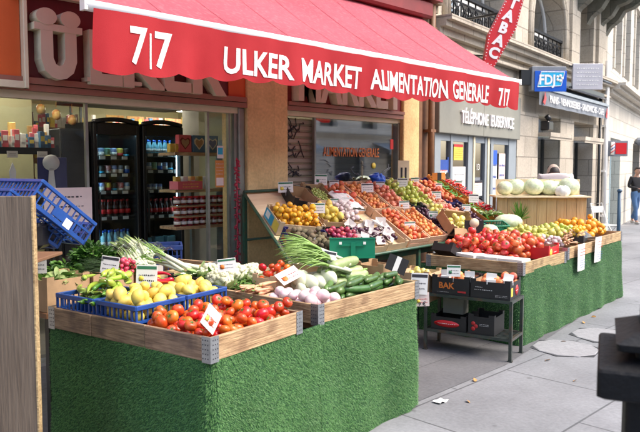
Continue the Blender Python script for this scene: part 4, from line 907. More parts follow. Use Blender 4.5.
def long_mesh(name, L, r, bend, m_, seed, tip=.5, stem=None, wob=.0, n=10, flat=1.0, k=12):
    R_ = random.Random(seed); pts = []; rs = []
    for i in range(k + 1):
        u = i / k; a = bend * (u - .5) * 2; pts.append((L * (u - .5), bend * L * .45 * (1 - (2 * u - 1) ** 2), wob * L * S(u * 5 + seed)))
        e = min(1, (u / .10) ** .5 if u < .10 else 1) * min(1, ((1 - u) / .12) ** .5 if u > .88 else 1)
        rs.append(max(r * .05, r * e * (1 - (1 - tip) * u)))
    b = MB(); b.tube(pts, rs, n, 0, None, flat)
    if stem: b.tube([pts[0], (pts[0][0] - r * 1.3, pts[0][1] - r * .3, pts[0][2])], [r * .28, r * .18], 6, 1)
    return b.mesh(name, [m_, stem or m_])
TOM = [tomato(.034, 'tomato', i) for i in range(3)]; BTOM = [tomato(.048, 'big_tomato', i) for i in range(3)]
LEM = [lemon_mesh(.034)]; PEAR = [pear_mesh(.035)]
APPLE = [roundf('apple', .038, 'green_apple', .88, .2)]; YAP = [roundf('apple', .036, 'yellow_apple', .88, .2)]
CLEM = [roundf('clementine', .030, 'clementine', .86, .1, stem=None)]; ORG = [roundf('orange', .042, 'orange', .95, .06, stem=None)]
KIWI = [roundf('kiwi', .028, 'kiwi', 1.25, 0, stem=None)]; RON = [roundf('onion', .028, 'red_onion', .9, -.1)]
PEACH = [roundf('peach', .034, 'peach', .92, .15, 1, .03, None)]; APRI = [roundf('apricot', .027, 'apricot', .95, .12, 1, .03, None)]
NECT = [roundf('nectarine', .033, 'nectarine', .92, .15, 1, .03, None)]; PLUM = [roundf('plum', .026, 'plum', 1.1, .08, 1, .03, None)]
TURN = [roundf('turnip', .040, 'turnip', .85, -.12, stem='stalk_green')]; GARL = [roundf('garlic', .028, 'garlic', .85, -.25, 7, .05, 'stalk_white')]
RAD = [roundf('radish', .016, 'radish', 1.0, -.1, stem='stalk_green')]; GRAPE = [roundf('grape', .011, 'grape', 1.1, 0, stem=None)]
MELON = [roundf('melon', .135, 'melon_pale', .88, .05, 9, .012, 'stalk_green')]
CUKE = [long_mesh('cucumber', .25, .024, .08 * (i - 1), 'cuke', i, .9) for i in range(3)]
MARR = [long_mesh('marrow', .34, .042, .06 * (i * 2 - 1), 'marrow', i, .85, 'stalk_green', n=14) for i in range(2)]
GPEP = [long_mesh('pepper', .20, .019, .18 + .1 * i, 'pepper_green', i, .35, 'stalk_green') for i in range(3)]
DPEP = [long_mesh('pepper', .16, .014, .25, 'pepper_dark', 4, .35, 'stalk_green')]
RPEP = [long_mesh('pepper', .15, .017, .2 + .1 * i, 'pepper_red', i, .3, 'stalk_green') for i in range(2)]
CARR = [long_mesh('carrot', .16, .014, .05, 'carrot', i, .35, 'stalk_green') for i in range(2)]
BEAN = [long_mesh('bean', .12, .006, .2, 'leaf_mid', 1, .7, n=6, k=6)]
def drop(w, d, r, n, R_, K=14, mound=0):
    """let n balls fall into a w x d tray one after another; each stays where it comes to rest lowest"""
    P_ = []
    for _ in range(n):
        best = None
        for _k in range(K):
            x, y = R_.uniform(-w / 2 + r, w / 2 - r), R_.uniform(-d / 2 + r, d / 2 - r); z = r
            for (a, c, e) in P_:
                q = (a - x) ** 2 + (c - y) ** 2
                if q < 4 * r * r: z = max(z, e + math.sqrt(4 * r * r - q) * .96)
            sc = z + mound * ((2 * x / w) ** 2 + (2 * y / d) ** 2)
            if best is None or sc < best[0]: best = (sc, x, y, z)
        P_.append(best[1:])
    return P_
def heap(meshes, name, label, cat, group, M, w, d, r, n, seed, mound=.02, upright=False, lean=1.2, s=(.80, 1.12)):
    R_ = random.Random(seed)
    for (x, y, z) in drop(w, d, r, n, R_, mound=mound):
        o = bpy.data.objects.new(name, R_.choice(meshes)); scn.collection.objects.link(o)
        k = R_.uniform(*s); o.matrix_world = M @ TR(x, y, z) @ Euler((R_.uniform(-lean, lean), R_.uniform(-lean, lean), R_.uniform(0, 6.28))).to_matrix().to_4x4() @ Matrix.Scale(k, 4)
        tag(o, label, cat, group)
def logs(meshes, name, label, cat, group, M, w, d, r, n, seed, ang=0, spread=.25, layer=1.7, step=1.9, s=(.85, 1.1)):
    """long things lying side by side in layers; their length runs along x, rows advance along y"""
    R_ = random.Random(seed); i = 0; z = r; lv = 0
    while i < n:
        m = int((d - lv * step * r) / (step * r))
        if m < 1: lv = 0; m = int(d / (step * r)); z = r * 1.6
        for j in range(m):
            if i >= n: break
            y = -d / 2 + (j + .5 + .5 * (lv % 2)) * step * r + lv * .3 * r
            o = bpy.data.objects.new(name, R_.choice(meshes)); scn.collection.objects.link(o); k = R_.uniform(*s)
            o.matrix_world = M @ TR(R_.uniform(-w / 2, w / 2), y, z + R_.uniform(-.2, .2) * r) @ Euler((R_.uniform(-3, 3), R_.uniform(-.08, .08), ang + R_.gauss(0, spread) + (PI if R_.random() < .4 else 0))).to_matrix().to_4x4() @ Matrix.Scale(k, 4)
            tag(o, label, cat, group); i += 1
        z += layer * r; lv += 1
# ------------------------------------------------------------------ containers
def plastic_crate(label, M, w, d, h, m_='blue_crate', group=None, tagcol='paper', floor=True):
    t = E('plastic_crate', label, 'plastic crate', group=group); t.matrix_world = M; th = .012
    for k, (L, T_) in enumerate(((w, TR(0, -d / 2, 0)), (w, TR(0, d / 2, 0) @ RZ(PI)), (d, TR(-w / 2, 0, 0) @ RZ(-PI / 2)), (d, TR(w / 2, 0, 0) @ RZ(PI / 2)))):
        b = MB(); e = L / 2
        b.bb(-e, e, 0, th, 0, h * .16, 0, T_, .002); b.bb(-e, e, -.004, th, h * .86, h, 0, T_, .003); b.bb(-e + .002, e - .002, .001, th - .001, h * .48, h * .56, 0, T_)
        n = max(4, int(L / .035))
        for i in range(n + 1):
            x = -e + .006 + (L - .012) * i / n; wd = .012 if i in (0, n) or i % 4 == 0 else .005; b.bb(x - wd / 2, x + wd / 2, .0015, th - .0015, h * .16, h * .86, 0, T_)
        b.bb(-e * .30, e * .30, .0005, th - .0005, h * .2, h * .5, 0, T_); b.build('side_wall', m_, t)
        if k in (0, 2): b = MB(); b.bb(-.025, .025, -.0015, .0, h * .1, h * .42, 0, T_ @ TR(L * .12, 0, 0)); b.build('label', tagcol, t)
    b = MB()
    if floor:
        for i in range(9): x = -w / 2 + .02 + (w - .04) * i / 8; b.bb(x - .008, x + .008, -d / 2 + .01, d / 2 - .01, .002, .008)
        for i in range(7): y = -d / 2 + .02 + (d - .04) * i / 6; b.bb(-w / 2 + .01, w / 2 - .01, y - .008, y + .008, .009, .012)
        b.build('base', m_, t)
    return t
def carton(label, M, w, d, h, m_='card', side=None, flaps=0, inner='card', group=None, name='cardboard_box', wr=None):
    """open-topped cardboard box; wr = list of callables adding print to a side wall builder"""
    t = E(name, label, 'box', group=group); t.matrix_world = M; th = .005
    for k, (L, T_) in enumerate(((w, TR(0, -d / 2, 0)), (w, TR(0, d / 2, 0) @ RZ(PI)), (d, TR(-w / 2, 0, 0) @ RZ(-PI / 2)), (d, TR(w / 2, 0, 0) @ RZ(PI / 2)))):
        b = MB(); e = L / 2 - .0004 * k; b.bb(-e, e, 0 + .0003 * k, th, 0, h, 0, T_); b.bb(-e + th, e - th, th, th + .001, .001, h - .001, 1, T_)
        for sx in (-1, 1): b.bb(sx * e, sx * (e - .05), -.0005, th + .0015, h, h + .022, 0, T_)
        o = b.build('side_wall', [m_, inner], t)
        if wr and k in wr:
            b = MB(); mats = wr[k](b, L, h, T_); b.build('print', mats, o)
    b = MB(); b.bb(-w / 2 + th, w / 2 - th, -d / 2 + th, d / 2 - th, 0, .004); b.build('base', inner, t)
    for f in range(flaps):
        T_ = TR(0, (-1 if f % 2 else 1) * d / 2, h) @ RX((1 if f % 2 else -1) * math.radians(35)); b = MB(); b.bb(-w / 2 + .01, w / 2 - .01, 0 if f % 2 == 0 else -d * .35, d * .35 if f % 2 == 0 else 0, 0, .003, 0, T_); b.build('flap', m_, t)
    return t
def slat_tray(label, M, w, d, h, m_='slat_pink', group=None):
    t = E('wooden_tray', label, 'wooden tray', group=group); t.matrix_world = M
    for sx in (-1, 1):
        b = MB(); b.bb(sx * w / 2, sx * (w / 2 - .012), -d / 2, d / 2, 0, h); b.build('side_board', m_, t)
    for sy in (-1, 1):
        b = MB(); b.bb(-w / 2 + .0125, w / 2 - .0125, sy * d / 2, sy * (d / 2 - .008), 0, h * .45); b.bb(-w / 2 + .0125, w / 2 - .0125, sy * d / 2, sy * (d / 2 - .008), h * .55, h); b.build('end_board', m_, t)
    b = MB(); b.bb(-w / 2 + .013, w / 2 - .013, -d / 2 + .009, d / 2 - .009, 0, .006); b.build('base', m_, t)
    return t
def card(label, p, w, h, rz=-PI / 4, tilt=0, lean=0, style=0, seed=1, stick=.0, name='price_card', txt=None):
    """price card: sheet, header, picture, pen strokes; stands on a thin stick or is clipped"""
    t = E(name, label, 'price card'); t.matrix_world = TR(*p) @ RZ(rz) @ RX(lean) @ RY(tilt)
    R_ = random.Random(seed); b = MB(); m0 = ('paper', 'paper', 'black_card', 'paper_pink')[style]
    b.bb(-w / 2, w / 2, 0, .003, -h / 2, h / 2); b.build('sheet', m0, t)
    b = MB(); hc = ('ink_green', 'ink', 'paper', 'ink_red')[style]
    if style < 2: b.bb(-w / 2 + .004, w / 2 - .004, -.0012, -.0002, h * .30, h * .44)
    if style == 2: b.bb(-w * .12, w * .12, -.0012, -.0002, -h / 2, h / 2)
    else: scribble(b, w * .75, h * .5, TR(0, -.0008, -h * .10) @ FX, 2, 1, seed, .0006)
    if style in (0, 3): b.lathe([(.001, 0), (w * .13, 0), (w * .13, .0008), (.001, .0008)], 8, 2, TR(-w * .25, -.0016, -h * .12) @ RX(PI / 2))
    if style != 2 or True: b.build('print', [hc, 'ink' if style != 3 else 'ink_red', R_.choice(['yellow_card', 'ink_orange', 'ink_green'])], t)
    if txt:
        b = MB(); letters(b, txt, h * .28, TR(0, -.002, -h * .3) @ FX, None, .01, .001); b.build('lettering', 'ink', t)
    if stick: b = MB(); b.cyl((0, .004, -h / 2), (0, .004, -h / 2 - stick), .0025, 6); b.build('stick', 'white_paint', t)
    return t
# ------------------------------------------------------------------ leaves
def leaf(b, p, d, L, w, mi, R_, curl=.5, nseg=4, fold=.3, gr=.6):
    p = Vector(p); d = Vector(d).normalized(); sd = d.cross(Vector((0, 0, 1))); sd = sd.normalized() if sd.length > .05 else Vector((1, 0, 0))
    sd = (Matrix.Rotation(R_.uniform(-.8, .8), 3, d) @ sd); v = []
    for i in range(nseg + 1):
        u = i / nseg; ww = w * (S(PI * min(1, u * gr + .12)) ** .7) * (1 - u ** 4 * .8); n = sd.cross(d).normalized()
        v += [p - sd * ww + n * ww * fold, p + Vector((0, 0, 0)), p + sd * ww + n * ww * fold]
        d = (d + Vector((0, 0, -curl / nseg)) + Vector([R_.uniform(-.12, .12) for _ in range(3)])).normalized(); p = p + d * L / nseg
    f = []
    for i in range(nseg): a = i * 3; f += [(a, a + 1, a + 4, a + 3), (a + 1, a + 2, a + 5, a + 4)]
    b.add(v, f, mi, True)
def frond_ball(name, label, cat, loc, rad, n, L, w, mats, seed, flat=.6, up=.3, curl=.6, group=None, stalks=0):
    """bushy bunch: leaves spring from stalks all through its volume"""
    R_ = random.Random(seed); b = MB()
    for i in range(n):
        a = R_.uniform(0, 2 * PI); e = R_.uniform(-.2, 1); q = R_.random() ** .5
        dv = Vector((Cc(a) * Cc(e), S(a) * Cc(e), S(e) * flat + up)); p = Vector((rad[0] * q * Cc(a) * .8, rad[1] * q * S(a) * .8, rad[2] * R_.uniform(.0, .9) * (1 - .5 * q)))
        leaf(b, p, dv + Vector([R_.uniform(-.4, .4) for _ in range(3)]), L * R_.uniform(.6, 1.2), w * R_.uniform(.6, 1.2), R_.randrange(len(mats)), R_, curl)
    return b.build(name, mats, label=label, cat=cat, group=group, loc=loc)
def stalk_bundle(name, label, cat, roots, dirv, n, L, r, seed, fan=.25, droop=.5, white=.35, mats=('stalk_white', 'stalk_green'), wide=.12, group=None, leafw=1.0, lift=.1, nl=3):
    """leek or spring onion bunch: white shanks that turn green and fan out"""
    R_ = random.Random(seed); b = MB(); d0 = Vector(dirv).normalized(); sd = d0.cross(Vector((0, 0, 1))).normalized()
    for i in range(n):
        p = Vector((0, 0, 0)) + sd * R_.uniform(-wide, wide) + Vector((0, 0, R_.uniform(0, wide * .8))); d = (d0 + sd * R_.gauss(0, fan * .4) + Vector((0, 0, lift + R_.gauss(0, .1)))).normalized()
        l = L * R_.uniform(.8, 1.15); pts = [p + d * l * white * u for u in (0, .5, 1)]; b.tube(pts, [r * 1.25, r, r * .9], 6, 0); q = pts[-1]
        for k in range(nl):
            dd = (d + sd * R_.gauss(0, fan) + Vector((0, 0, R_.uniform(-.05, .35)))).normalized(); pp = [q]; rr = [r * .8]; x = q
            for j in range(5): x = x + dd * l * (1 - white) / 5; dd = (dd + Vector((0, 0, -droop / 5)) + sd * R_.gauss(0, .06)).normalized(); pp.append(x); rr.append(max(.0006, r * .75 * (1 - (j + 1) / 5.2)))
            b.tube(pp, rr, 5, 1, None, .45 * leafw)
    return b.build(name, list(mats), label=label, cat=cat, group=group, loc=roots)
def WM(x, y, z, rz=0, rx=0, ry=0): return TR(x, y, z) @ RZ(rz) @ RX(rx) @ RY(ry)
V = math.radians
# ------------------------------------------------------------------ near stall, red tomatoes and blue crates
heap(TOM, 'tomato', 'small ripe red tomato in the front pallet frame', 'tomato', 'small red tomatoes in the front frame', MT @ TR(.37, .285, .022), .69, .51, .030, 150, 1, -.02)
plastic_crate('blue crate of lemons at the left rim of the near stall, just behind the tomatoes', MT @ TR(.20, .715, .015), .35, .33, .185)
plastic_crate('blue crate of yellow lemons right of the first lemon crate, beside the carrots', MT @ TR(.56, .73, .015) @ RZ(.03), .34, .34, .185)
plastic_crate('blue crate of pale green peppers, leftmost on the near stall', MT @ TR(.21, 1.07, .015), .37, .34, .185)
heap(LEM, 'lemon', 'pale yellow lemon in the left blue crate', 'lemon', 'lemons in the left blue crate', MT @ TR(.20, .715, .10), .32, .31, .030, 46, 2, -.03)
heap(LEM, 'lemon', 'yellow lemon in the right blue crate beside the carrots', 'lemon', 'lemons in the right blue crate', MT @ TR(.56, .73, .09), .31, .31, .030, 40, 3, -.03)
logs(GPEP, 'pepper', 'long pale green pepper heaped in the leftmost blue crate', 'pepper', 'pale green peppers', MT @ TR(.24, 1.06, .15), .15, .34, .025, 27, 4, .9, .45, 1.5, 1.6, (1.0, 1.3))
logs(DPEP, 'pepper', 'small dark green pepper at the front of the leftmost crate', 'pepper', 'dark green peppers', MT @ TR(.11, .95, .17), .10, .12, .015, 12, 5, .5, .7, 1.5)
carton('low open carton holding the long red peppers', MT @ TR(.58, 1.09, .01), .28, .30, .15, 'card')
logs(RPEP, 'pepper', 'long glossy red pepper in the low carton behind the lemons', 'pepper', 'long red peppers', MT @ TR(.58, 1.08, .13), .14, .26, .019, 20, 6, -.5, .4, 1.5)
put(roundf('pepper', .035, 'clementine', 1.1, .2, 4, .06, 'stalk_green'), 'pepper', 'orange bell pepper next to the long red peppers', 'pepper', None, (MT @ Vector((.70, 1.16, .20))))
card('white price card with green header standing between the lemons and red peppers', (2.09, 3.55, 1.06), .125, .13, -PI / 4, .03, -.1, 0, 3, .1)
card('diamond shaped white price card on the front corner bracket of the tomatoes', (1.90, 2.64, .975), .11, .11, .22, PI / 4, -.1, 3, 4, .0)
# table behind the near stall
tb2 = E('trestle_table', 'plain dark table behind the near stall carrying greens in cartons', 'table', (1.66, 3.97, 0), V(8))
b = MB(); b.bb(0, 1.45, 0, 1.15, .80, .83); b.build('table_top', 'board_brown', tb2)
for x, y in ((.05, .05), (1.4, .05), (.05, 1.1), (1.4, 1.1)): b = MB(); b.bb(x - .02, x + .02, y - .02, y + .02, 0, .80); b.build('leg', 'dark_metal', tb2)
carton('brown carton at the far left behind the green peppers, holding lettuce', WM(1.80, 4.14, .832, V(10)), .30, .26, .19, 'card', inner='card')
carton('brown carton second from left behind the green peppers, holding dark bundles', WM(2.12, 4.16, .832, V(6)), .30, .26, .17, 'card', inner='card')
frond_ball('lettuce', 'pale green lettuce lying in the far left carton', 'lettuce', (1.80, 4.15, .98), (.14, .11, .06), 150, .075, .028, ['leaf_pale', 'leaf_mid'], 1, .5, .3, .9)
frond_ball('herb_bunch', 'dark green leaf bunch behind the lettuce carton', 'herbs', (1.98, 4.42, .95), (.22, .12, .14), 420, .055, .018, ['leaf_dark', 'leaf_mid'], 2)
stalk_bundle('asparagus_bundle', 'dark green bundle of thin stalks in the second carton', 'bundle', (2.20, 4.12, 1.0), (-1, .2, 0), 60, .22, .005, 3, .1, .1, .5, ('leaf_mid', 'leaf_dark'), .09)
heap(RAD, 'radish', 'small red radish in a bunch beside the dark bundle', 'radish', 'red radishes', WM(2.24, 4.08, .99), .14, .12, .017, 26, 7)
frond_ball('radish_leaves', 'green leaves of the radish bunch', 'leaves', (2.30, 4.14, 1.0), (.06, .05, .03), 40, .09, .02, ['leaf_mid'], 5)
frond_ball('parsley_bunch', 'big dark green curly parsley bush below the tilted blue crate', 'parsley', (2.20, 4.45, 1.0), (.17, .15, .22), 900, .05, .014, ['leaf_dark', 'leaf_mid'], 6, .7, .5, .5)
R = random.Random(9)
for i, (x, y, z, dx, dy) in enumerate(((2.44, 4.22, .95, .1, .25), (2.36, 4.30, .97, -.1, .3), (2.54, 4.30, .98, .15, .3), (2.62, 4.42, 1.02, .0, .3))):
    stalk_bundle('celery_bunch', 'film wrapped bunch of pale green stalks behind the peppers', 'celery', (x, y, z), (dx - .1, dy, .12), 20, .26, .011, 20 + i, .10, .3, .72, ('stalk_white', 'leaf_pale', ), .06, 'wrapped celery bunches', 2.2)
    frond_ball('celery_leaves', 'pale green leafy top of a wrapped celery bunch', 'leaves', (x - .02 + dx * .9, y + dy * .8, z + .06), (.13, .11, .07), 260, .055, .014, ['leaf_pale', 'bundle_film', 'leaf_mid'], 30 + i, group='leafy celery tops')
b = MB(); b.grid(lambda u, v: (u * .42 - .21, v * .30 - .15, .07 + .03 * S(u * 17) * Cc(v * 13) + .05 * S(PI * u) * S(PI * v)), 24, 16); b.build('plastic_wrap', 'shop_glass', label='clear crumpled plastic film over the celery bunches', cat='film', loc=(2.55, 4.40, 1.03))
card('white price card with dark header leaning on the celery bunches', (2.10, 4.02, 1.075), .12, .115, -.9, .12, -.15, 1, 8, .08)
card('white price card at the far left beside the wooden board', (1.66, 4.10, 1.11), .12, .10, -.6, 0, 0, 1, 9, .08)
plastic_crate('navy plastic crate standing below the fridges', WM(2.86, 4.76, .832, V(-32)), .46, .30, .26, 'navy_crate')
collar('empty light wooden frame beneath the fridges', WM(2.42, 4.02, .835, V(14)), .66, .55, .15)
for i in range(3):
    stalk_bundle('leek', 'white leek lying slantwise beside the wooden frame', 'leek', (2.60 + .04 * i, 3.93 - .03 * i, .99 + .01 * i), (-.25 - .1 * i, .5, .12), 2, .38, .013, 50 + i, .1, .2, .6, wide=.012, group='white leeks', leafw=1.6)
carton('shallow black box of leafy greens right of the leeks', WM(2.70, 3.86, .80, V(8)), .36, .28, .16, 'black_card', inner='black_card')
frond_ball('pak_choi', 'heap of small pale leafy greens in the black box', 'greens', (2.70, 3.84, .94), (.17, .13, .05), 230, .09, .018, ['leaf_pale', 'leaf_mid', 'stalk_white'], 8, .5, .4, .7)
b = MB(); b.bb(-.25, .25, -.17, .17, .0, .52, ch=.02); b.bb(-.2, .2, -.14, .14, .52, .56); b.build('black_bin', 'black_plastic', label='low black container on the floor before the shop doorway', cat='container', loc=(3.55, 5.05, .30)) if False else None
# ------------------------------------------------------------------ cucumber stall
heap(TURN, 'turnip', 'white and pink turnip at the left front of the cucumber stall', 'turnip', 'white and pink turnips', MC @ TR(.165, .25, .02), .29, .44, .031, 42, 11, .0)
logs(CARR, 'carrot', 'pale orange carrot in the stack beside the lemons', 'carrot', 'stacked carrots', MC @ TR(.10, .62, .085), .10, .26, .014, 26, 12, .15, .15)
carton('small pale box of orange tomatoes behind the turnips', MC @ TR(.34, .66, .05), .24, .22, .13, 'card_pale', inner='card_pale')
heap([tomato(.028, 'tomato', 5)], 'tomato', 'small orange red tomato in the pale box', 'tomato', 'tomatoes in the pale box', MC @ TR(.34, .66, .13), .22, .20, .03, 18, 13)
def cauliflower(x, y, z, r, sd, lab):
    R_ = random.Random(sd); t = E('cauliflower', lab, 'cauliflower', (x, y, z), 0, 'cauliflowers behind the carrots'); b = MB()
    b.blob(lambda a, p: (r * S(p) * Cc(a), r * S(p) * S(a), r * .7 * Cc(p)), 12, 8)
    for i in range(60):
        a, p = R_.uniform(0, 6.28), R_.uniform(0, 1.5); q = r * R_.uniform(.14, .24); c = (r * S(p) * Cc(a), r * S(p) * S(a), r * .72 * Cc(p)); b.blob(lambda u, v: (c[0] + q * S(v) * Cc(u), c[1] + q * S(v) * S(u), c[2] + q * Cc(v)), 7, 5)
    b.build('curd', 'cauli', t); b = MB()
    for i in range(11): a = i * .57; leaf(b, (r * .7 * Cc(a), r * .7 * S(a), -r * .6), (Cc(a), S(a), 1.1), r * 1.0, r * .36, 0, R_, .1)
    b.build('leaves', 'leaf_pale', t)
for i, (x, y, z, r) in enumerate(((2.70, 3.66, .98, .095), (2.86, 3.72, 1.0, .10), (3.02, 3.74, .98, .09), (2.78, 3.86, 1.0, .09), (3.14, 3.84, .97, .085))): cauliflower(x, y, z - .035, r * .9, 60 + i, 'creamy white cauliflower with pale leaves behind the carrots')
logs(BEAN, 'bean', 'thin pale green bean behind the carrots', 'bean', 'green beans', MC @ TR(.20, .82, .10), .14, .16, .006, 60, 14, .3, .4)
card('white card with green writing standing over the cauliflowers', (2.66, 3.52, 1.07), .12, .085, -PI / 4, -.12, -.2, 0, 12, .06)
card('pinkish price card lying slanted over the turnips', (2.98, 3.27, .995), .16, .11, -.7, -.6, -.9, 3, 13, 0)
for sx, sd in ((.46, 15), (.72, 151), (.95, 152)): logs(CUKE, 'cucumber', 'dark green cucumber piled at the front of the stall', 'cucumber', 'dark cucumbers', MC @ TR(sx, .22, .045), .10, .36, .024, 19, sd, .25, .2, 1.5, 1.95)
logs(MARR, 'marrow', 'pale green marrow resting on top behind the cucumbers', 'marrow', 'pale marrows', MC @ TR(.86, .50, .08), .14, .28, .042, 7, 16, -.12, .14, 1.3)
heap([roundf('fennel', .05, 'stalk_white', 1.2, -.2, 5, .08, 'stalk_green')], 'fennel', 'pale round fennel bulb between the onions and cucumbers', 'fennel', 'pale fennel bulbs', MC @ TR(.50, .50, .02), .34, .24, .042, 13, 17)
R = random.Random(31)
for i in range(9):
    x, y = 3.48 + .035 * i + R.uniform(-.03, .03), 3.27 + .045 * i + R.uniform(-.04, .04)
    stalk_bundle('spring_onion_bunch', 'bunch of spring onions with long drooping green leaves', 'spring onions', (x + .06, y - .02, .96 + .025 * (i % 3)), (-.85 + R.uniform(-.2, .2), .22 + .06 * i + R.uniform(-.2, .2), .20), 7, .46, .0115, 70 + i, .36, .8, .45, wide=.035, group='spring onion bunches', leafw=2.6, nl=3)
carton('white box under the spring onion bunches', MC @ TR(.68, .88, .02), .60, .42, .14, 'paper', inner='card_pale')
card('white price card with big figures leaning beside the spring onions', (3.40, 3.36, 1.06), .17, .12, -.7, .22, -.25, 1, 18, .05)
gsn = E('sign_holder', 'green plastic sign seen from behind on a short stem', 'sign', (3.70, 3.36, .90), -PI / 4 + .05)
b = MB(); b.bb(-.17, .17, 0, .004, .13, .285, ch=.001); b.bb(-.17, .17, -.006, 0, .275, .285); b.bb(-.17, .17, -.006, 0, .13, .14); b.build('board', 'green_plastic', gsn)
b = MB(); b.bb(-.012, .022, -.016, -.007, -.05, .25); b.bb(-.10, .10, -.012, -.007, .222, .24); b.build('stem', 'green_plastic', gsn)
for x in (-.09, .09): b = MB(); b.bb(x - .01, x + .01, -.017, -.013, .235, .255); b.build('clip', 'paper', gsn)
card('black card with a white stripe, seen from behind at the right end of the cucumbers', (3.93, 3.12, .985), .155, .12, -.75, .38, -.1, 2, 20, .06)
t = card('white printed price card hanging from the right corner of the cucumber stall', (3.905, 2.895, .87), .12, .155, -.80, .05, 0, 1, 21, 0)
card('white card reading 9 euro below the hanging price card', (3.925, 2.885, .755), .105, .10, -.80, -.04, 0, 3, 22, 0, txt='9 €')
carton('small brown box behind the black striped card', WM(3.98, 3.35, .79, V(5)), .22, .26, .17, 'card')
# ------------------------------------------------------------------ sloping fruit display against the wall
dsp = E('sloping_display', 'sloping green metal display rack against the shop wall', 'display rack', (4.12, 4.42, 0))
def sp(x, v, n=0): return Vector((x, 4.45 + v * Cc(V(30)), .80 + .02 * (x - 4.43) + v * S(V(30)))) + Vector((0, -.5, .866)) * n
def wd(b, n, m_):
    o = b.build(n, m_, dsp); o.location = (-4.12, -4.42, 0); return o
b = MB(); b.tube([sp(4.10, -.02, .02), sp(8.0, -.02, .02)], .018, 6); wd(b, 'front_rail', 'green_metal')
b = MB(); b.add([sp(4.12, 0, -.09), sp(8.0, 0, -.09), sp(8.0, -.01, .0), sp(4.12, -.01, .0)], [(0, 1, 2, 3)]); wd(b, 'front_panel', 'green_metal')
b = MB(); b.tube([sp(4.42, 1.27, .02), sp(8.0, 1.27, .02)], .018, 6); wd(b, 'rear_rail', 'green_metal')
b = MB(); b.tube([sp(4.10, -.02, .01), sp(4.42, 1.27, .01)], .016, 6); wd(b, 'side_rail', 'green_metal')
for x, v in ((4.14, .02), (6.0, .02), (7.95, .02), (4.42, 1.25), (6.1, 1.25), (7.95, 1.25)):
    b = MB(); p = sp(x, v); b.bb(p.x - .018, p.x + .018, p.y - .018, p.y + .018, 0, p.z); wd(b, 'leg', 'green_metal')
b = MB(); b.tube([(4.14, 4.47, .35), (4.42, 5.53, .35)], .014, 6); b.tube([(4.42, 5.53, .95), (6.1, 5.53, .95)], .014, 6); wd(b, 'brace', 'green_metal')
b = MB(); vs_ = [sp(4.13, 0, 0), sp(8, 0, 0), sp(8, 1.25, 0), sp(4.43, 1.25, 0), sp(4.13, 0, -.015), sp(8, 0, -.015), sp(8, 1.25, -.015), sp(4.43, 1.25, -.015)]
b.add(vs_, [(0, 1, 2, 3), (7, 6, 5, 4), (0, 4, 5, 1), (1, 5, 6, 2), (2, 6, 7, 3), (3, 7, 4, 0)]); wd(b, 'sloping_shelf', 'ply')
def SM(x, v, rot=0, n=.004): return TR(*sp(x, v, n)) @ RX(V(30)) @ RZ(rot)
def pr_blue(b, L, h, T_):
    b.bb(-L * .48, L * .1, -.0012, 0, h * .1, h * .9, 0, T_); b.bb(-L * .40, -L * .15, -.0022, -.0013, h * .3, h * .8, 1, T_); b.bb(L * .14, L * .46, -.0012, 0, h * .1, h * .9, 2, T_); return ['cyan_card', 'paper', 'yellow_card']
def pr_navy(b, L, h, T_):
    v, f = text_geo('Maroc', h * .42, L * .7, .03, .001); b.add(v, f, 0, False, T_ @ TR(-L * .05, -.001, h * .5) @ FX); b.bb(L * .30, L * .47, -.0012, 0, h * .5, h * .85, 1, T_); return ['ink_red', 'paper']
def pr_lines(c1, c2, s_=1):
    def f(b, L, h, T_):
        scribble(b, L * .7, h * .6, T_ @ TR(0, -.0012, h * .5) @ FX, 2, 0, s_); b.bb(-L * .47, -L * .38, -.0012, 0, h * .2, h * .8, 1, T_); return [c1, c2]
    return f
r15 = -V(14)
carton('navy sided box of brown kiwis at the lower left of the sloping display', SM(4.44, .20, r15), .46, .36, .13, 'navy_card', inner='card', wr={2: pr_navy, 0: pr_lines('ink_red', 'paper')})
heap(KIWI, 'kiwi', 'brown fuzzy kiwi in the navy sided box', 'kiwi', 'brown kiwis', SM(4.44, .20, r15) @ TR(0, 0, .035), .43, .33, .029, 72, 31, .01)
carton('box with bright blue printed side holding clementines', SM(4.57, .60, r15), .52, .34, .13, 'card_pale', inner='card', wr={2: pr_blue})
heap(CLEM, 'clementine', 'small yellow orange clementine in the blue printed box', 'clementine', 'clementines', SM(4.57, .60, r15) @ TR(0, 0, .04), .49, .31, .031, 75, 32, .01)
carton('dark box of red onions on the lower row beside the kiwis', SM(4.91, .20, -V(8)), .36, .36, .12, 'black_card', inner='black_card')
heap(RON, 'red_onion', 'small purple red onion in the dark box', 'onion', 'red onions', SM(4.91, .20, -V(8)) @ TR(0, 0, .03), .34, .33, .028, 58, 33, .01)
carton('brown box of lemons beside the clementines', SM(5.02, .62, -V(8)), .30, .34, .12, 'card', inner='card', flaps=1)
heap(LEM, 'lemon', 'yellow lemon in the brown box beside the clementines', 'lemon', 'lemons on the sloping display', SM(5.02, .62, -V(8)) @ TR(0, 0, .04), .27, .30, .034, 26, 34)
carton('black box with open flaps at the top left of the display', SM(4.98, 1.0, -V(20)), .30, .34, .13, 'black_card', inner='card', flaps=1)
carton('brown box of green grapes at the top of the display', SM(5.26, 1.02, -V(6)), .30, .34, .12, 'card', inner='card', flaps=2)
heap(GRAPE, 'grape', 'single pale green grape of the bunches in the brown box', 'grape', 'green grapes', SM(5.26, 1.02, -V(6)) @ TR(0, 0, .06), .24, .28, .012, 150, 35)
carton('box of purple white garlic below the grapes', SM(5.30, .62, -V(5)), .26, .36, .10, 'card_pale', inner='card_pale')
heap(GARL, 'garlic', 'purple tinted garlic bulb below the grapes', 'garlic', 'garlic bulbs', SM(5.30, .62, -V(5)) @ TR(0, 0, .04), .24, .33, .028, 44, 36)
ps = E('paper_sack', 'white paper sack with red heading lying on the sloping display', 'paper sack'); ps.matrix_world = SM(5.50, .80, -.1) @ TR(0, 0, .12)
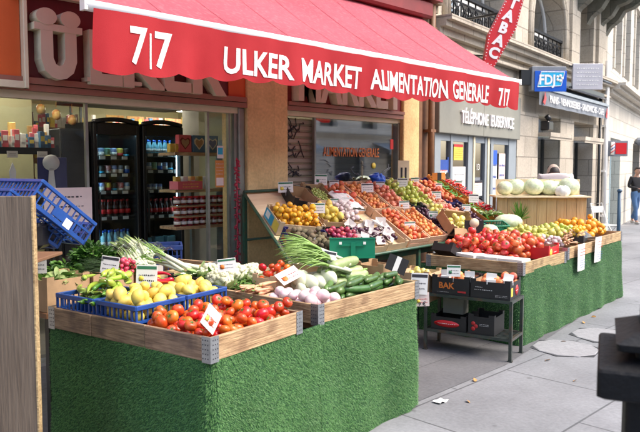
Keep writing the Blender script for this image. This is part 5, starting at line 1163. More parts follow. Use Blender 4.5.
b = MB(); b.grid(lambda u, v: ((u - .5) * .30 * (1 - .06 * v), (v - .5) * .36, .035 * S(PI * u) ** .5 * (1 + .15 * S(v * 9)) + .006 * S(u * 23 + v * 11)), 16, 14); b.grid(lambda u, v: ((u - .5) * .30 * (1 - .06 * v), (v - .5) * .36, -.006), 2, 2); b.build('sack', 'paper', ps)
b = MB(); b.bb(-.11, .10, .115, .15, .043, .046, 0); scribble(b, .14, .05, TR(-.01, .0, .047), 2, 1, 33); b.build('print', ['ink_red', 'awn_grey'], ps)
slat_tray('pale tray of peaches at the top, behind the white paper sack', SM(5.60, .96, -.02), .34, .50, .10)
heap(PEACH, 'peach', 'orange red peach in the tray behind the paper sack', 'peach', 'peaches behind the paper sack', SM(5.60, .96, -.02) @ TR(0, 0, .02), .31, .47, .034, 40, 37)
carton('low box of dark figs wrapped in white tissue, above the green sign', SM(5.25, .20, -V(4)), .34, .36, .08, 'card_pale', inner='card_pale')
carton('low box of tissue wrapped figs right of the first one', SM(5.60, .24, 0), .32, .44, .08, 'card_pale', inner='card_pale')
R = random.Random(44)
for i in range(22):
    x, v = R.uniform(5.12, 5.72), R.uniform(.05, .42); M_ = SM(x, v, R.uniform(0, 3)) @ TR(0, 0, R.uniform(.06, .12)) @ Euler((R.uniform(-.5, .5), R.uniform(-.5, .5), 0)).to_matrix().to_4x4()
    b = MB(); q = R.uniform(.05, .07); b.add([(-q, -q, .02), (q, -q * .8, .035), (q * .9, q, .02), (-q, q * .9, .03), (0, 0, -.004)], [(0, 1, 4), (1, 2, 4), (2, 3, 4), (3, 0, 4)])
    o = b.build('tissue_sheet', 'tissue', label='folded white tissue sheet round the dark figs', cat='tissue', group='white tissue sheets'); o.matrix_world = M_
heap(PLUM, 'fig', 'dark fig sitting between white tissue sheets', 'fig', 'dark figs', SM(5.42, .22) @ TR(0, 0, .06), .60, .34, .026, 40, 38)
cols = [(5.965, .345, 'apricot', APRI, .026, 'orange apricot', 'peach', PEACH, .034, 'orange red peach', 'slat'),
        (6.315, .335, 'nectarine', NECT, .033, 'red nectarine', 'apricot', APRI, .030, 'pale orange apricot', 'slat'),
        (6.60, .225, 'apple', APPLE, .036, 'green apple', 'plum', PLUM, .026, 'dark plum', 'black'),
        (6.845, .24, 'apple', APPLE, .036, 'green apple', 'apple', YAP, .035, 'yellow apple', 'card'),
        (7.10, .245, 'nectarine', NECT, .032, 'red nectarine', 'nectarine', NECT, .032, 'pink nectarine', 'slat'),
        (7.36, .245, 'peach', PEACH, .033, 'orange peach', 'plum', PLUM, .027, 'dark plum', 'navy')]
ORDN = ['third from the paper sack side', 'second wooden column', 'black column', 'column of apples', 'pink column', 'navy column']
for ci, (cx, w_, n1, m1, r1, l1, n2, m2, r2, l2, kd) in enumerate(cols):
    place = ('right of the paper sack', 'two columns right of the paper sack', 'in the black trays', 'in the middle of the display', 'left of the navy trays', 'in the navy trays')[ci]
    for lv, (nn, mm, rr, ll, v0, seed) in enumerate(((n1, m1, r1, l1, .93, 100 + ci), (n2, m2, r2, l2, .31, 120 + ci))):
        M_ = SM(cx, v0); lab = '%s tray of %s fruit, %s' % ('upper' if lv == 0 else 'lower', ll.rsplit(' ', 1)[0], place)
        if kd == 'slat': slat_tray('pale wooden ' + lab, M_, w_, .60, .105)
        else: carton({'black': 'black ', 'card': 'brown cardboard ', 'navy': 'navy '}[kd] + lab, M_, w_, .60, .095, {'black': 'black_card', 'card': 'card_pale', 'navy': 'navy_card'}[kd], inner={'black': 'black_card', 'card': 'card_pale', 'navy': 'navy_card'}[kd], name='fruit_tray')
        heap(mm, nn, '%s %s, %s row' % (ll, place, 'upper' if lv == 0 else 'lower'), nn, '%s %s' % (ll + 's', place + (' above' if lv == 0 else ' below')), M_ @ TR(0, 0, .03), w_ - .02, .57, rr * .86, int((w_ - .02) * .57 / (2 * rr * .86) ** 2 * 1.25), seed, .005, s=(.72, .96))
for lv, v0 in enumerate((.93, .31)):
    w8 = ('upper', 'lower')[lv]
    carton('orange sided %s tray of small green peppers' % w8, SM(7.60, v0), .21, .60, .13, 'card_orange', inner='card_orange', name='vegetable_tray')
    logs(DPEP, 'pepper', 'small green pepper in the %s orange sided tray' % w8, 'pepper', 'small green peppers, %s orange tray' % w8, SM(7.60, v0) @ TR(0, 0, .07), .04, .52, .015, 34, 140 + lv, .3, .4)
    carton('black %s tray of red peppers at the right end of the display' % w8, SM(7.83, v0), .22, .60, .13, 'black_card', inner='paper', name='vegetable_tray')
    logs(RPEP, 'pepper', 'red pepper at the right end of the display, %s tray' % w8, 'pepper', 'red peppers, %s tray' % w8, SM(7.83, v0) @ TR(0, 0, .08), .04, .54, .018, 40, 150 + lv, .3, .4)
frond_ball('salad_bunch', 'green and white salad leaves among the orange sided trays', 'salad', SM(7.66, .25) @ Vector((0, 0, .12)), (.12, .2, .05), 120, .08, .02, ['leaf_mid', 'leaf_pale', 'stalk_white'], 12)
carton('open brown carton with yellow apples tilted on the lower display', SM(6.72, .10, -.25, .12) @ RX(V(12)), .42, .30, .13, 'card', inner='card', flaps=2, wr={0: pr_lines('ink', 'ink')})
heap(YAP, 'apple', 'yellow apple in the tilted brown carton', 'apple', 'apples in the tilted brown carton', SM(6.72, .10, -.25, .12) @ RX(V(12)) @ TR(0, 0, .03), .36, .26, .036, 16, 160)
for k, (x, v, n, w_, h_, st, sd, lab) in enumerate((
    (4.86, 1.15, .13, .16, .115, 0, 3, 'white price card above the empty plywood at the top left of the display'),
    (4.86, .62, .20, .14, .105, 0, 4, 'white price card between the clementines and the lemons'),
    (5.44, 1.22, .16, .14, .125, 0, 5, 'white price card above the grapes, in front of the window'),
    (6.00, .98, .17, .14, .105, 1, 6, 'white price card over the apricots right of the paper sack'),
    (6.74, 1.05, .17, .13, .11, 1, 8, 'white price card above the green apples at the top of the display'),
    (7.68, .55, .19, .13, .11, 1, 9, 'small white price card over the green peppers'),
    (6.32, .62, .14, .12, .09, 0, 11, 'white price card among the red nectarines'),
    (7.12, .75, .15, .12, .09, 0, 14, 'white price card over the pink nectarines'),
    (5.02, .16, .13, .11, .08, 3, 15, 'pinkish price card over the red onions'),
    (5.98, .22, .14, .12, .09, 0, 16, 'white price card low over the peaches'),
    (6.36, 1.08, .13, .11, .085, 1, 41, 'white price card at the top of the red nectarines'), (6.62, .38, .13, .11, .085, 0, 42, 'white price card over the dark plums'),
    (7.10, 1.12, .14, .11, .085, 0, 43, 'white price card at the top of the pink nectarines'), (7.40, .95, .14, .11, .085, 1, 44, 'white price card over the orange peaches'),
    (7.36, .42, .15, .11, .085, 0, 45, 'white price card over the plums in the navy tray'), (5.30, .80, .13, .10, .08, 0, 46, 'small white price card over the garlic'),
    (5.62, 1.16, .13, .11, .085, 1, 47, 'white price card over the peaches behind the sack'), (7.86, .95, .16, .11, .085, 0, 48, 'white price card over the red peppers'),
    (4.46, .24, .12, .11, .08, 0, 49, 'white price card among the kiwis'))):
    p = sp(x, v, n); card(lab, tuple(p), w_, h_, -.75, .03 * (k % 3 - 1), -.1, st, sd, n * .8)
p = sp(6.86, 1.18, .24); t = E('price_holder', 'upright white card with two black bars at the top of the display', 'price card', tuple(p), -.6)
b = MB(); b.bb(-.075, .075, 0, .005, -.16, .15); b.build('sheet', 'cream_paint', t)
b = MB(); b.bb(-.04, -.015, -.002, 0, -.12, .06); b.bb(.015, .04, -.002, 0, -.12, .06); b.build('bars', 'ink', t)
b = MB(); b.cyl((0, .002, -.16), (0, .002, -.27), .004, 6); b.build('stick', 'white_paint', t)
b = MB(); R = random.Random(8); b.blob(lambda a, p_: (.11 * S(p_) * Cc(a) * (1 + .25 * S(3 * a + 4 * p_)), .09 * S(p_) * S(a) * (1 + .2 * Cc(5 * a)), .06 * Cc(p_) * (1 + .2 * S(7 * a))), 24, 14); o = b.build('plastic_bag', 'sign_blue', label='crumpled bright blue plastic bag at the top of the display', cat='bag'); o.matrix_world = SM(6.42, 1.2) @ TR(0, 0, .15)
for i in range(4):
    p = sp(7.55 + i * .1, 1.15, .17); b = MB(); b.box((0, 0, 0), (.07, .004, .10), 0, None); o = b.build('seed_bag', 'card_orange' if i % 2 == 0 else 'black_card', label='small upright packet at the top right corner of the display', cat='packet', group='packets at the top right of the display', loc=tuple(p), rz=-.8 + .3 * i)
# cardboard pieces under the display, seen through its legs
b = MB(); b.bb(-.3, .3, 0, .02, 0, .5); b.box((.02, -.02, .28), (.14, .01, .03), 1, RY(.25)); o = b.build('leaning_board', ['board_brown', 'card_pale'], label='brown board leaning against the wall beneath the display', cat='board', loc=(4.95, 5.45, 0.0))
# ------------------------------------------------------------------ metal rack with black boxes
MR = TR(5.30, 2.94, 0) @ RZ(V(13))
rk = E('metal_rack', 'small dark metal rack with two shelves in front of the far stall', 'rack'); rk.matrix_world = MR
for x, y in ((0, 0), (.34, 0), (0, .80), (.34, .80)): b = MB(); b.bb(x - .014, x + .014, y - .014, y + .014, 0, .53, ch=.002); b.bb(x - .02, x + .02, y - .02, y + .02, 0, .012); b.build('leg', 'rack_metal', rk)
for z in (.18, .515):
    b = MB(); b.bb(-.014, .354, -.0135, .0135, z, z + .025); b.bb(-.014, .354, .7865, .8135, z, z + .025); b.bb(-.0135, .0135, .014, .786, z, z + .025); b.bb(.3265, .3535, .014, .786, z, z + .025)
    for i in range(7): b.bb(.04 + i * .045, .055 + i * .045, .014, .786, z + .012, z + .022)
    b.build('shelf', 'rack_metal', rk)
def pr_bak(b, L, h, T_):
    v, f = text_geo('BAK', h * .36, L * .42, .03, .0008); b.add(v, f, 0, False, T_ @ TR(-L * .10, -.001, h * .55) @ FX); scribble(b, L * .3, h * .06, T_ @ TR(-L * .2, -.001, h * .15) @ FX, 1, 1, 3); b.box((L * .3, -.001, h * .22), (L * .22, .001, h * .10), 2, T_ @ RY(0)); return ['ink_orange', 'paper', 'ink_red']
def pr_two(b, L, h, T_):
    for i, zz in enumerate((.66, .50)): scribble(b, L * (.2 + .25 * i), h * .12, T_ @ TR(-L * (.28 - .1 * i), -.001, h * zz) @ FX, 1, 0, 5 + i)
    scribble(b, L * .3, h * .16, T_ @ TR(L * .28, -.001, h * .2) @ FX, 2, 0, 8); return ['paper']
def pr_pink(b, L, h, T_):
    b.lathe([(.001, 0), (h * .32, 0), (h * .32, .001), (.001, .001)], 20, 0, T_ @ TR(L * .12, -.001, h * .45) @ RX(PI / 2)); scribble(b, h * .4, h * .14, T_ @ TR(L * .12, -.0025, h * .45) @ FX, 1, 1, 3); b.bb(-L * .42, -L * .25, -.001, 0, h * .2, h * .7, 2, T_); return ['sign_red', 'paper', 'yellow_card']
carton('black cardboard box with orange lettering on top of the metal rack', MR @ TR(.16, .56, .541), .32, .36, .155, 'black_card', inner='card', wr={2: pr_bak})
carton('black cardboard box with small white lettering at the front end of the rack', MR @ TR(.16, .19, .541), .32, .36, .15, 'black_card', inner='card', wr={2: pr_two, 0: pr_pink})
carton('tall open brown carton at the left end of the metal rack', MR @ TR(.17, .94, .44), .32, .32, .27, 'card', inner='card_pale', flaps=2)
carton('low brown carton standing behind the black boxes', MR @ TR(.44, .60, .45), .18, .36, .20, 'card', inner='card', flaps=1)
heap(YAP, 'apple', 'yellow apple in the tall brown carton', 'apple', 'apples in the tall brown carton', MR @ TR(.17, .94, .63), .28, .28, .034, 13, 170)
for i, (x, y) in enumerate(((.05, .62), (.06, .40), (.05, .20), (.08, .06))):
    b = MB(); b.box((0, 0, .03), (.004, .09, .09), 0, RX(.1 * (i - 1)), 0); b.bb(-.04, .04, -.04, .04, -.02, .02); o = b.build('paper_liner', 'paper', label='white paper liner sticking out of the boxes on the rack', cat='paper', group='paper liners on the rack'); o.matrix_world = MR @ TR(x, y, .69) @ RZ(.2 * i)
for (x, y, r_, sd) in ((.16, .17, .033, 180), (.16, .55, .033, 181)): heap(PEACH, 'peach', 'peach inside the black box %s' % ('with white lettering' if sd == 180 else 'with orange lettering'), 'peach', 'peaches in the black box %d' % (sd - 179) if False else ('peaches in the front black box' if sd == 180 else 'peaches in the orange lettered box'), MR @ TR(x, y, .60), .28, .32, r_, 24, sd)
def pr_oval(b, L, h, T_):
    b.lathe([(.001, 0), (1, 0), (1, .0012), (.001, .0012)], 24, 0, T_ @ TR(-L * .05, -.001, h * .5) @ RX(PI / 2) @ Matrix.Diagonal((L * .36, h * .26, 1, 1))); scribble(b, L * .5, h * .2, T_ @ TR(-L * .05, -.0026, h * .5) @ FX, 1, 1, 3); return ['sign_red', 'paper']
def pr_drop(b, L, h, T_):
    for i, (x, z) in enumerate(((-.3, .6), (-.2, .45), (-.3, .3))): b.lathe([(.001, 0), (h * .12, 0), (h * .12, .001), (.001, .001)], 12, 0, T_ @ TR(x * L, -.001, z * h) @ RX(PI / 2))
    scribble(b, L * .35, h * .16, T_ @ TR(L * .12, -.001, h * .55) @ FX, 2, 1, 4); return ['ink_red', 'paper']
carton('flat black box with a red oval badge on the lower shelf', MR @ TR(.16, .58, .206), .30, .34, .12, 'black_card', inner='black_card', wr={2: pr_oval})
carton('flat black box with red dots and white text on the lower shelf', MR @ TR(.16, .27, .206), .30, .24, .16, 'black_card', inner='black_card', wr={2: pr_drop})
carton('grey box deep on the lower shelf', MR @ TR(.25, .60, .33), .14, .20, .14, 'grey_shop', inner='card')
card('yellow and white price card on the black box with orange lettering', tuple(MR @ Vector((.0, .53, .765))), .125, .105, -PI / 4, .03, 0, 0, 30, .05)
# ------------------------------------------------------------------ far stall
heap(BTOM, 'big_tomato', 'big pinkish red tomato heaped on the far stall', 'tomato', 'big red tomatoes on the far stall', MFl(.68, .60, .735), .90, .84, .044, 185, 200, .03, s=(.75, 1.1))
def pr_red(b, L, h, T_): b.lathe([(.001, 0), (h * .4, 0), (h * .4, .001), (.001, .001)], 16, 0, T_ @ TR(-L * .3, -.001, h * .5) @ RX(PI / 2)); scribble(b, L * .3, h * .3, T_ @ TR(L * .1, -.001, h * .5) @ FX, 1, 1, 3); return ['yellow_card', 'paper']
carton('bright red printed box at the front edge of the big tomatoes', MFl(.92, .16, .735) @ RZ(.1), .40, .22, .12, 'sign_red', inner='card', wr={0: pr_red})
carton('black tray tipped against the left side of the big tomatoes', MFl(.16, .92, .80) @ RZ(V(80)) @ RX(.5), .26, .16, .08, 'black_card', inner='black_card', name='fruit_tray')
for i in range(3): b = MB(); b.bb(-.2, .2, -.09, .09, 0, .035, ch=.004); b.bb(-.17, .17, -.092, -.0905, .01, .026, 1); b.build('flat_box', ['paper', ('radish', 'paper_pink', 'sign_grey')[i]], label=('flat white and pink box lying', 'flat white box lying second', 'flat pale box lying third')[i] + ' in front of the big tomatoes', cat='box').matrix_world = MFl(.14 + .04 * i, .22 + .24 * i, .785) @ RZ(1.5 - .15 * i)
carton('pale box of green pears in the middle of the far stall', MFl(1.55, .62, .72), .70, .60, .14, 'card_pale', inner='card_pale')
heap(PEAR, 'pear', 'yellow green pear heaped in the middle of the far stall', 'pear', 'green pears on the far stall', MFl(1.62, .58, .80), .86, .66, .037, 135, 201, .05)
heap(APPLE, 'apple', 'green apple between the pears and the oranges', 'apple', 'green apples on the far stall', MFl(2.15, .50, .80), .34, .60, .037, 46, 202, .03)
heap(ORG, 'orange', 'bright orange on the pile at the far end of the stall', 'orange', 'oranges on the far stall', MFl(2.72, .50, .78), .88, .84, .042, 150, 203, .10)
logs(CARR, 'carrot', 'pale orange carrot in the tray behind the hanging price sheets', 'carrot', 'carrots on the far stall', MFl(1.55, .16, .80), .30, .20, .015, 30, 204, .2, .25)
heap(GARL, 'garlic', 'pale garlic bulb near the hanging price sheets', 'garlic', 'garlic on the far stall', MFl(1.28, .22, .79), .28, .24, .028, 30, 205)
carton('black tray holding bagged fruit above the hanging price sheets', MFl(1.95, .17, .80) @ RZ(.2), .40, .22, .06, 'black_card', inner='black_card', name='fruit_tray')
heap(CLEM, 'kumquat', 'small orange fruit inside the clear bag', 'fruit', 'bagged orange fruit', MFl(2.0, .17, .84), .26, .16, .024, 26, 206)
b = MB(); b.grid(lambda u, v: (u * .36 - .18, v * .24 - .12, .10 * (S(PI * u) * S(PI * v)) ** .5 + .008 * S(u * 29) * S(v * 23)), 22, 16); b.build('clear_bag', 'shop_glass', label='clear plastic bag over small orange fruit', cat='bag').matrix_world = MFl(2.0, .17, .84)
# watermelon shelf stand
sh = E('melon_stand', 'wooden stand of planks with one shelf carrying pale melons', 'stand', (8.16, 4.12, 0), -V(50))
b = MB()
for i in range(9): x = -.56 + i * .1245; b.bb(x, x + .1215, .0, .018, .70, 1.315, ch=.002)
b.build('front_planks', 'wood_gold_z', sh)
b = MB(); b.bb(-.60, .60, -.06, .42, 1.32, 1.342, ch=.003); b.build('shelf', 'ply', sh)
b = MB(); b.bb(-.52, .58, .40, .42, 1.345, 1.55); b.build('back_board', 'ply', sh)
for x in (-.54, .54):
    b = MB(); b.bb(x - .02, x + .02, .02, .06, 0, 1.318); b.build('leg', 'wood_gold_z', sh); b = MB(); b.bb(x - .02, x + .02, .36, .40, 0, 1.318); b.build('leg', 'wood_gold_z', sh)
MS = TR(8.16, 4.12, 0) @ RZ(-V(50))
for i, (x, y, s_) in enumerate(((-.45, .12, .80), (-.30, .18, .92), (-.08, .14, .95), (.13, .18, .86), (.37, .14, 1.0), (.02, .33, .8), (.24, .33, .8))):
    o = put(MELON[0], 'pale_melon', 'round pale green melon on the wooden stand', 'melon', 'pale melons on the wooden stand', tuple(MS @ Vector((x, y, 1.343 + .118 * s_))), s=s_)
b = MB(); b.blob(lambda a, p_: (.09 * S(p_) * Cc(a) * (1 + .2 * S(3 * a)), .05 * S(p_) * S(a), .07 * Cc(p_) * (1 + .2 * S(5 * a))), 18, 10); o = b.build('white_bag', 'paper', label='crumpled white bag between two melons on the stand', cat='bag'); o.matrix_world = MS @ TR(.26, -.0, 1.40)
put(MELON[0], 'pale_melon', 'oval pale melon resting on the pears in front of the stand', 'melon', None, tuple(MFl(1.80, .95, 1.0) @ Vector((0, 0, 0))), s=(1.35, .9, .85), rz=-.7)
put(MELON[0], 'pale_melon', 'small whitish melon left of the green plastic box', 'melon', None, tuple(MFl(1.22, .92, .93) @ Vector((0, 0, 0))), s=.8)
t = plastic_crate('small green plastic box behind the big tomatoes', MFl(1.45, .98, .90) @ RZ(-.6) @ RX(.3), .30, .18, .12, 'green_plastic')
t = E('round_tag_sign', 'round white tag on a dark board behind the big tomatoes', 'sign'); t.matrix_world = MFl(.98, 1.0, .88) @ RZ(-V(50))
b = MB(); b.bb(-.11, .11, 0, .012, 0, .20); b.build('board', 'black_card', t)
b = MB(); b.lathe([(.001, 0), (.055, 0), (.055, .006), (.001, .006)], 20, 0, TR(0, -.002, .17) @ RX(PI / 2)); b.bb(-.02, .02, -.008, -.002, 0, .13); b.build('round_tag', 'cream_paint', t)
pn = E('pineapple', 'pineapple with spiky green crown standing before the melon stand', 'pineapple'); pn.matrix_world = MFl(2.08, .92, .80)
b = MB(); b.blob(lambda a, p_: ((.062 + .003 * S(8 * a + 9 * p_)) * S(p_) ** .7 * Cc(a), (.062 + .003 * S(8 * a + 9 * p_)) * S(p_) ** .7 * S(a), .10 + .11 * Cc(p_)), 24, 16); b.build('fruit', 'pine_skin', pn)
b = MB(); R = random.Random(2)
for i in range(46): a = R.uniform(0, 6.28); q = R.random(); leaf(b, (.012 * Cc(a), .012 * S(a), .20), (Cc(a) * (1.1 - q), S(a) * (1.1 - q), .6 + q), .13 + .12 * q, .010, 0, R, .25, 4, .4, .5)
b.build('crown', 'leaf_mid', pn)
def sheet(x, y, z, seed, lab, hw=.115):
    t = E('hanging_price_sheet', lab, 'price sheet'); t.matrix_world = TR(x, y, z) @ RZ(A3)
    b = MB(); b.grid(lambda u, v: ((u - .5) * 2 * hw, -.012 - .006 * S(u * 3) - .01 * v * S(seed), -.30 * v), 6, 6); b.build('sheet', 'paper', t)
    b = MB(); scribble(b, hw * 1.5, .10, TR(0, -.030, -.09) @ FX, 3, 0, seed, .001); scribble(b, hw * 1.5, .10, TR(0, -.030, -.22) @ FX, 4, 1, seed + 1, .001); b.build('print', ['ink_red', 'ink_blue'], t)
p = MFl(1.50, -.035, .83) @ Vector((0, 0, 0)); sheet(p.x, p.y, p.z, 3, 'left one of two white price sheets hanging on the far stall front')
p = MFl(2.10, -.035, .85) @ Vector((0, 0, 0)); sheet(p.x, p.y, p.z, 5, 'right one of two white price sheets hanging on the far stall front')
# ------------------------------------------------------------------ left: wooden stand with tilted blue crates
st = E('wooden_stand', 'weathered wooden stand at the left edge with a shelf for blue crates', 'stand', (1.21, 3.015, 0), -PI / 4)
b = MB(); b.bb(-.75, 0, 0, .03, 0, 1.575, ch=.002); b.build('side_panel', 'wood_grey_z', st)
b = MB(); b.bb(-.003, .004, -.003, .034, 0, 1.578); b.build('edge_strip', 'wood_x', st)
b = MB(); b.bb(-.75, -.08, .036, .55, 1.245, 1.262, ch=.003); b.build('shelf', 'board_brown', st)
for y in (.70,): b = MB(); b.bb(-.75, -.71, y, y + .04, 0, 1.235); b.build('post', 'wood_grey_z', st)
az = V(100)
plastic_crate('bright blue crate tilted toward the shop, upper one above the wooden stand', TR(1.53, 3.88, 1.41) @ RZ(az) @ RX(V(38)) @ TR(0, 0, -.02), .60, .42, .15, 'blue_crate')
plastic_crate('bright blue crate tilted toward the shop, nested under the upper one', TR(1.49, 3.97, 1.38) @ RZ(az + .05) @ RX(V(36)) @ TR(0, .08, -.07), .60, .42, .12, 'blue_crate')
b = MB(); b.bb(-.25, .20, -.15, .2, 0, .14, ch=.02); o = b.build('shade_block', 'black_plastic', label='black block standing in for shade under the tilted blue crates', cat='crate'); o.matrix_world = TR(1.46, 3.86, 1.264) @ RZ(-PI / 4)  # solid black block added where only shade lies below the crates
# ------------------------------------------------------------------ people
def skin(nodes, edges, sub=2, name='body'):
    names = list(nodes); me = bpy.data.meshes.new('t'); me.from_pydata([nodes[k][:3] for k in names], [(names.index(a), names.index(b_)) for a, b_ in edges], []); o = bpy.data.objects.new('t', me); scn.collection.objects.link(o)
    m_ = o.modifiers.new('s', 'SKIN'); m_.use_smooth_shade = True
    for i, k in enumerate(names): r = nodes[k][3]; me.skin_vertices[0].data[i].radius = r if hasattr(r, '__len__') else (r, r)
    me.skin_vertices[0].data[0].use_root = True
    s_ = o.modifiers.new('u', 'SUBSURF'); s_.levels = sub; s_.render_levels = sub
    e = o.evaluated_get(bpy.context.evaluated_depsgraph_get()).to_mesh(); v = [tuple(p.co) for p in e.vertices]; f = [tuple(p.vertices) for p in e.polygons]; o.to_mesh_clear(); bpy.data.objects.remove(o)
    return v, f
def hand(b, M_, r=.0085, curl=.5):
    """palm and four unequal fingers plus thumb; local -z is away from the wrist, -y the palm side"""
    v, f = skin({'a': (0, 0, 0, (.024, .016)), 'b': (0, 0, -.045, (.036, .015)), 'c': (0, -.002, -.085, (.036, .013))}, [('a', 'b'), ('b', 'c')], 1); b.add(v, f, 0, True, M_)
    for i, (x, l) in enumerate(((-.028, .068), (-.010, .078), (.010, .072), (.027, .055))):
        c = curl; p = [(x, 0, -.08)]; a = .15
        for k in range(3): a += c; p.append((p[-1][0], p[-1][1] - S(a) * l / 3, p[-1][2] - Cc(a) * l / 3))
        b.tube(p, [r, r * .95, r * .85, r * .65], 7, 0, M_)
    b.tube([(-.026, 0, -.025), (-.048, -.012, -.045), (-.054, -.024, -.068)], [r * 1.25, r * 1.1, r * .8], 7, 0, M_)
def head(b, c, M_, r=.1):
    def fn(t_, p_):
        z = Cc(p_); x = S(p_) * Cc(t_); y = S(p_) * S(t_); X = x * .078; Y = y * .098; Z = z * .118
        if z < -.1: X *= 1 - .22 * (-z - .1); Y = Y * (1 - .12 * (-z)) - .012 * (-z)
        if y < -.8 and -.25 < z < .12: Y -= .022 * max(0, 1 - abs(x) * 5) * (1 - abs(z + .1) * 3)   # nose
        if y < -.6 and .02 < z < .28 and .2 < abs(x) < .55: Y += .007
        if y < -.75 and -.55 < z < -.42 and abs(x) < .3: Y += .004
        return (c[0] + X, c[1] + Y, c[2] + Z)
    b.blob(fn, 40, 28, 0, M_)
    for s_ in (-1, 1): b.blob(lambda a, p: (c[0] + s_ * .078 + .010 * S(p) * Cc(a), c[1] + .012 + .020 * S(p) * S(a), c[2] - .005 + .032 * Cc(p)), 8, 6, 0, M_)
def person(label, loc, rz, P, top_m, leg_m, cap=False, bend=0):
    t = E('person', label, 'person', loc, rz)
    arms = ('l', 'r'); ed = [('hip', 'waist'), ('waist', 'chest'), ('chest', 'neck'), ('neck', 'skull')]
    for s_ in arms: ed += [('chest', 'sh' + s_), ('sh' + s_, 'el' + s_), ('el' + s_, 'wr' + s_), ('hip', 'th' + s_), ('th' + s_, 'kn' + s_), ('kn' + s_, 'an' + s_), ('an' + s_, 'to' + s_)]
    rad = dict(hip=(.115, .09), waist=(.10, .075), chest=(.13, .09), neck=.052, skull=.06, shl=.058, shr=.058, ell=.040, elr=.040, wrl=.027, wrr=.027, thl=.082, thr=.082, knl=.056, knr=.056, anl=.038, anr=.038, tol=.034, tor=.034)
    v, f = skin({k: (*P[k], rad[k]) for k in rad}, ed); b = MB(); b.add(v, f, 0, True); hc = P['head']; head(b, hc, None)
    for s_ in arms:
        e_, w_ = Vector(P['el' + s_]), Vector(P['wr' + s_]); d = (w_ - e_).normalized(); Q = d.to_track_quat('-Z', 'Y').to_matrix().to_4x4(); hand(b, TR(*w_) @ Q @ (Matrix.Scale(-1, 4, (1, 0, 0)) if s_ == 'r' else Matrix.Identity(4)), .0085, .45)
    b.build('body', 'skin', t)
    g = 1.16; g = 1.36; up = {k: (*P[k], tuple(x * g for x in rad[k]) if hasattr(rad[k], '__len__') else rad[k] * 1.25) for k in ('hip', 'waist', 'chest', 'shl', 'shr', 'ell', 'elr', 'wrl', 'wrr')}
    hp = P['hip']; up['hip'] = (hp[0], hp[1], hp[2] - .10, (.17, .14)); e2 = [('hip', 'waist'), ('waist', 'chest')] + [x for s_ in arms for x in (('chest', 'sh' + s_), ('sh' + s_, 'el' + s_), ('el' + s_, 'wr' + s_))]
    if cap: 
        for s_ in arms:
            a, c = Vector(P['sh' + s_]), Vector(P['el' + s_]); up['el' + s_] = (*a.lerp(c, .7), .058); up.pop('wr' + s_); e2.remove(('el' + s_, 'wr' + s_))
    if cap:
        for s_ in arms: up['sh' + s_] = (*P['sh' + s_][:2], P['sh' + s_][2] - .01, .105)
    ch = P['chest']; up['col'] = (ch[0], ch[1] * .7 + P['neck'][1] * .3, ch[2] * .55 + P['neck'][2] * .45 + (.02 if cap else 0), .15 if cap else .095); e2.append(('chest', 'col'))
    v, f = skin(up, e2); b = MB(); b.add(v, f, 0, True); b.build('tee_shirt' if cap else 'jacket', top_m, t)
    lg = {k: (*P[k], rad[k] * 1.2 if not hasattr(rad[k], '__len__') else (.145, .115)) for k in ('hip', 'thl', 'thr', 'knl', 'knr', 'anl', 'anr')}
    for s_ in arms: lg['an' + s_] = (*P['an' + s_][:2], P['an' + s_][2] + .01, .058)
    lg['wst'] = (hp[0], hp[1], hp[2] + .14, (.13, .10))
    v, f = skin(lg, [('hip', 'wst')] + [x for s_ in arms for x in (('hip', 'th' + s_), ('th' + s_, 'kn' + s_), ('kn' + s_, 'an' + s_))]); b = MB(); b.add(v, f, 0, True); b.build('trousers', leg_m, t)
    for s_ in arms:
        a, c = Vector(P['an' + s_]), Vector(P['to' + s_]); d = (c - a); d.z = 0; d.normalize(); v, f = skin({'a': (a.x - d.x * .05, a.y - d.y * .05, c.z, .045), 'b': (*(a * .5 + c * .5)[:2], c.z, (.048, .045)), 'c': (c.x + d.x * .03, c.y + d.y * .03, c.z - .004, (.042, .034))}, [('a', 'b'), ('b', 'c')], 1); b = MB(); b.add(v, f, 0, True); b.build('shoe', 'shoe', t)
    b = MB(); b.blob(lambda t_, p_: (hc[0] + .086 * S(p_ * .62) * Cc(t_), hc[1] + .008 + .106 * S(p_ * .62) * S(t_) + (.02 if S(t_) > 0 else 0) * S(p_ * .62), hc[2] + .012 + .118 * Cc(p_ * (.62 if S(t_) > -.3 else .36))), 20, 10); b.build('hair', 'hair', t)
    if cap:
        b = MB(); b.blob(lambda t_, p_: (hc[0] + .098 * S(p_ * .50) * Cc(t_), hc[1] + .004 + .120 * S(p_ * .50) * S(t_), hc[2] + .030 + .115 * Cc(p_ * .57)), 20, 8); b.grid(lambda u, v: (hc[0] + (u - .5) * .13, hc[1] - .09 - .08 * v * (1 - (2 * u - 1) ** 2 * .5), hc[2] + .045 - .012 * v), 8, 4); b.build('cap', 'cap_cloth', t)
    else:
        b = MB()
        for s_ in (-1, 1): b.blob(lambda a, p: (hc[0] + s_ * .030 + .011 * S(p) * Cc(a), hc[1] - .088 + .006 * S(p) * S(a), hc[2] + .018 + .007 * Cc(p)), 8, 6)
        b.bb(hc[0] - .02, hc[0] + .02, hc[1] - .092, hc[1] - .086, hc[2] - .058, hc[2] - .052); b.build('face_detail', 'hair', t)
    return t
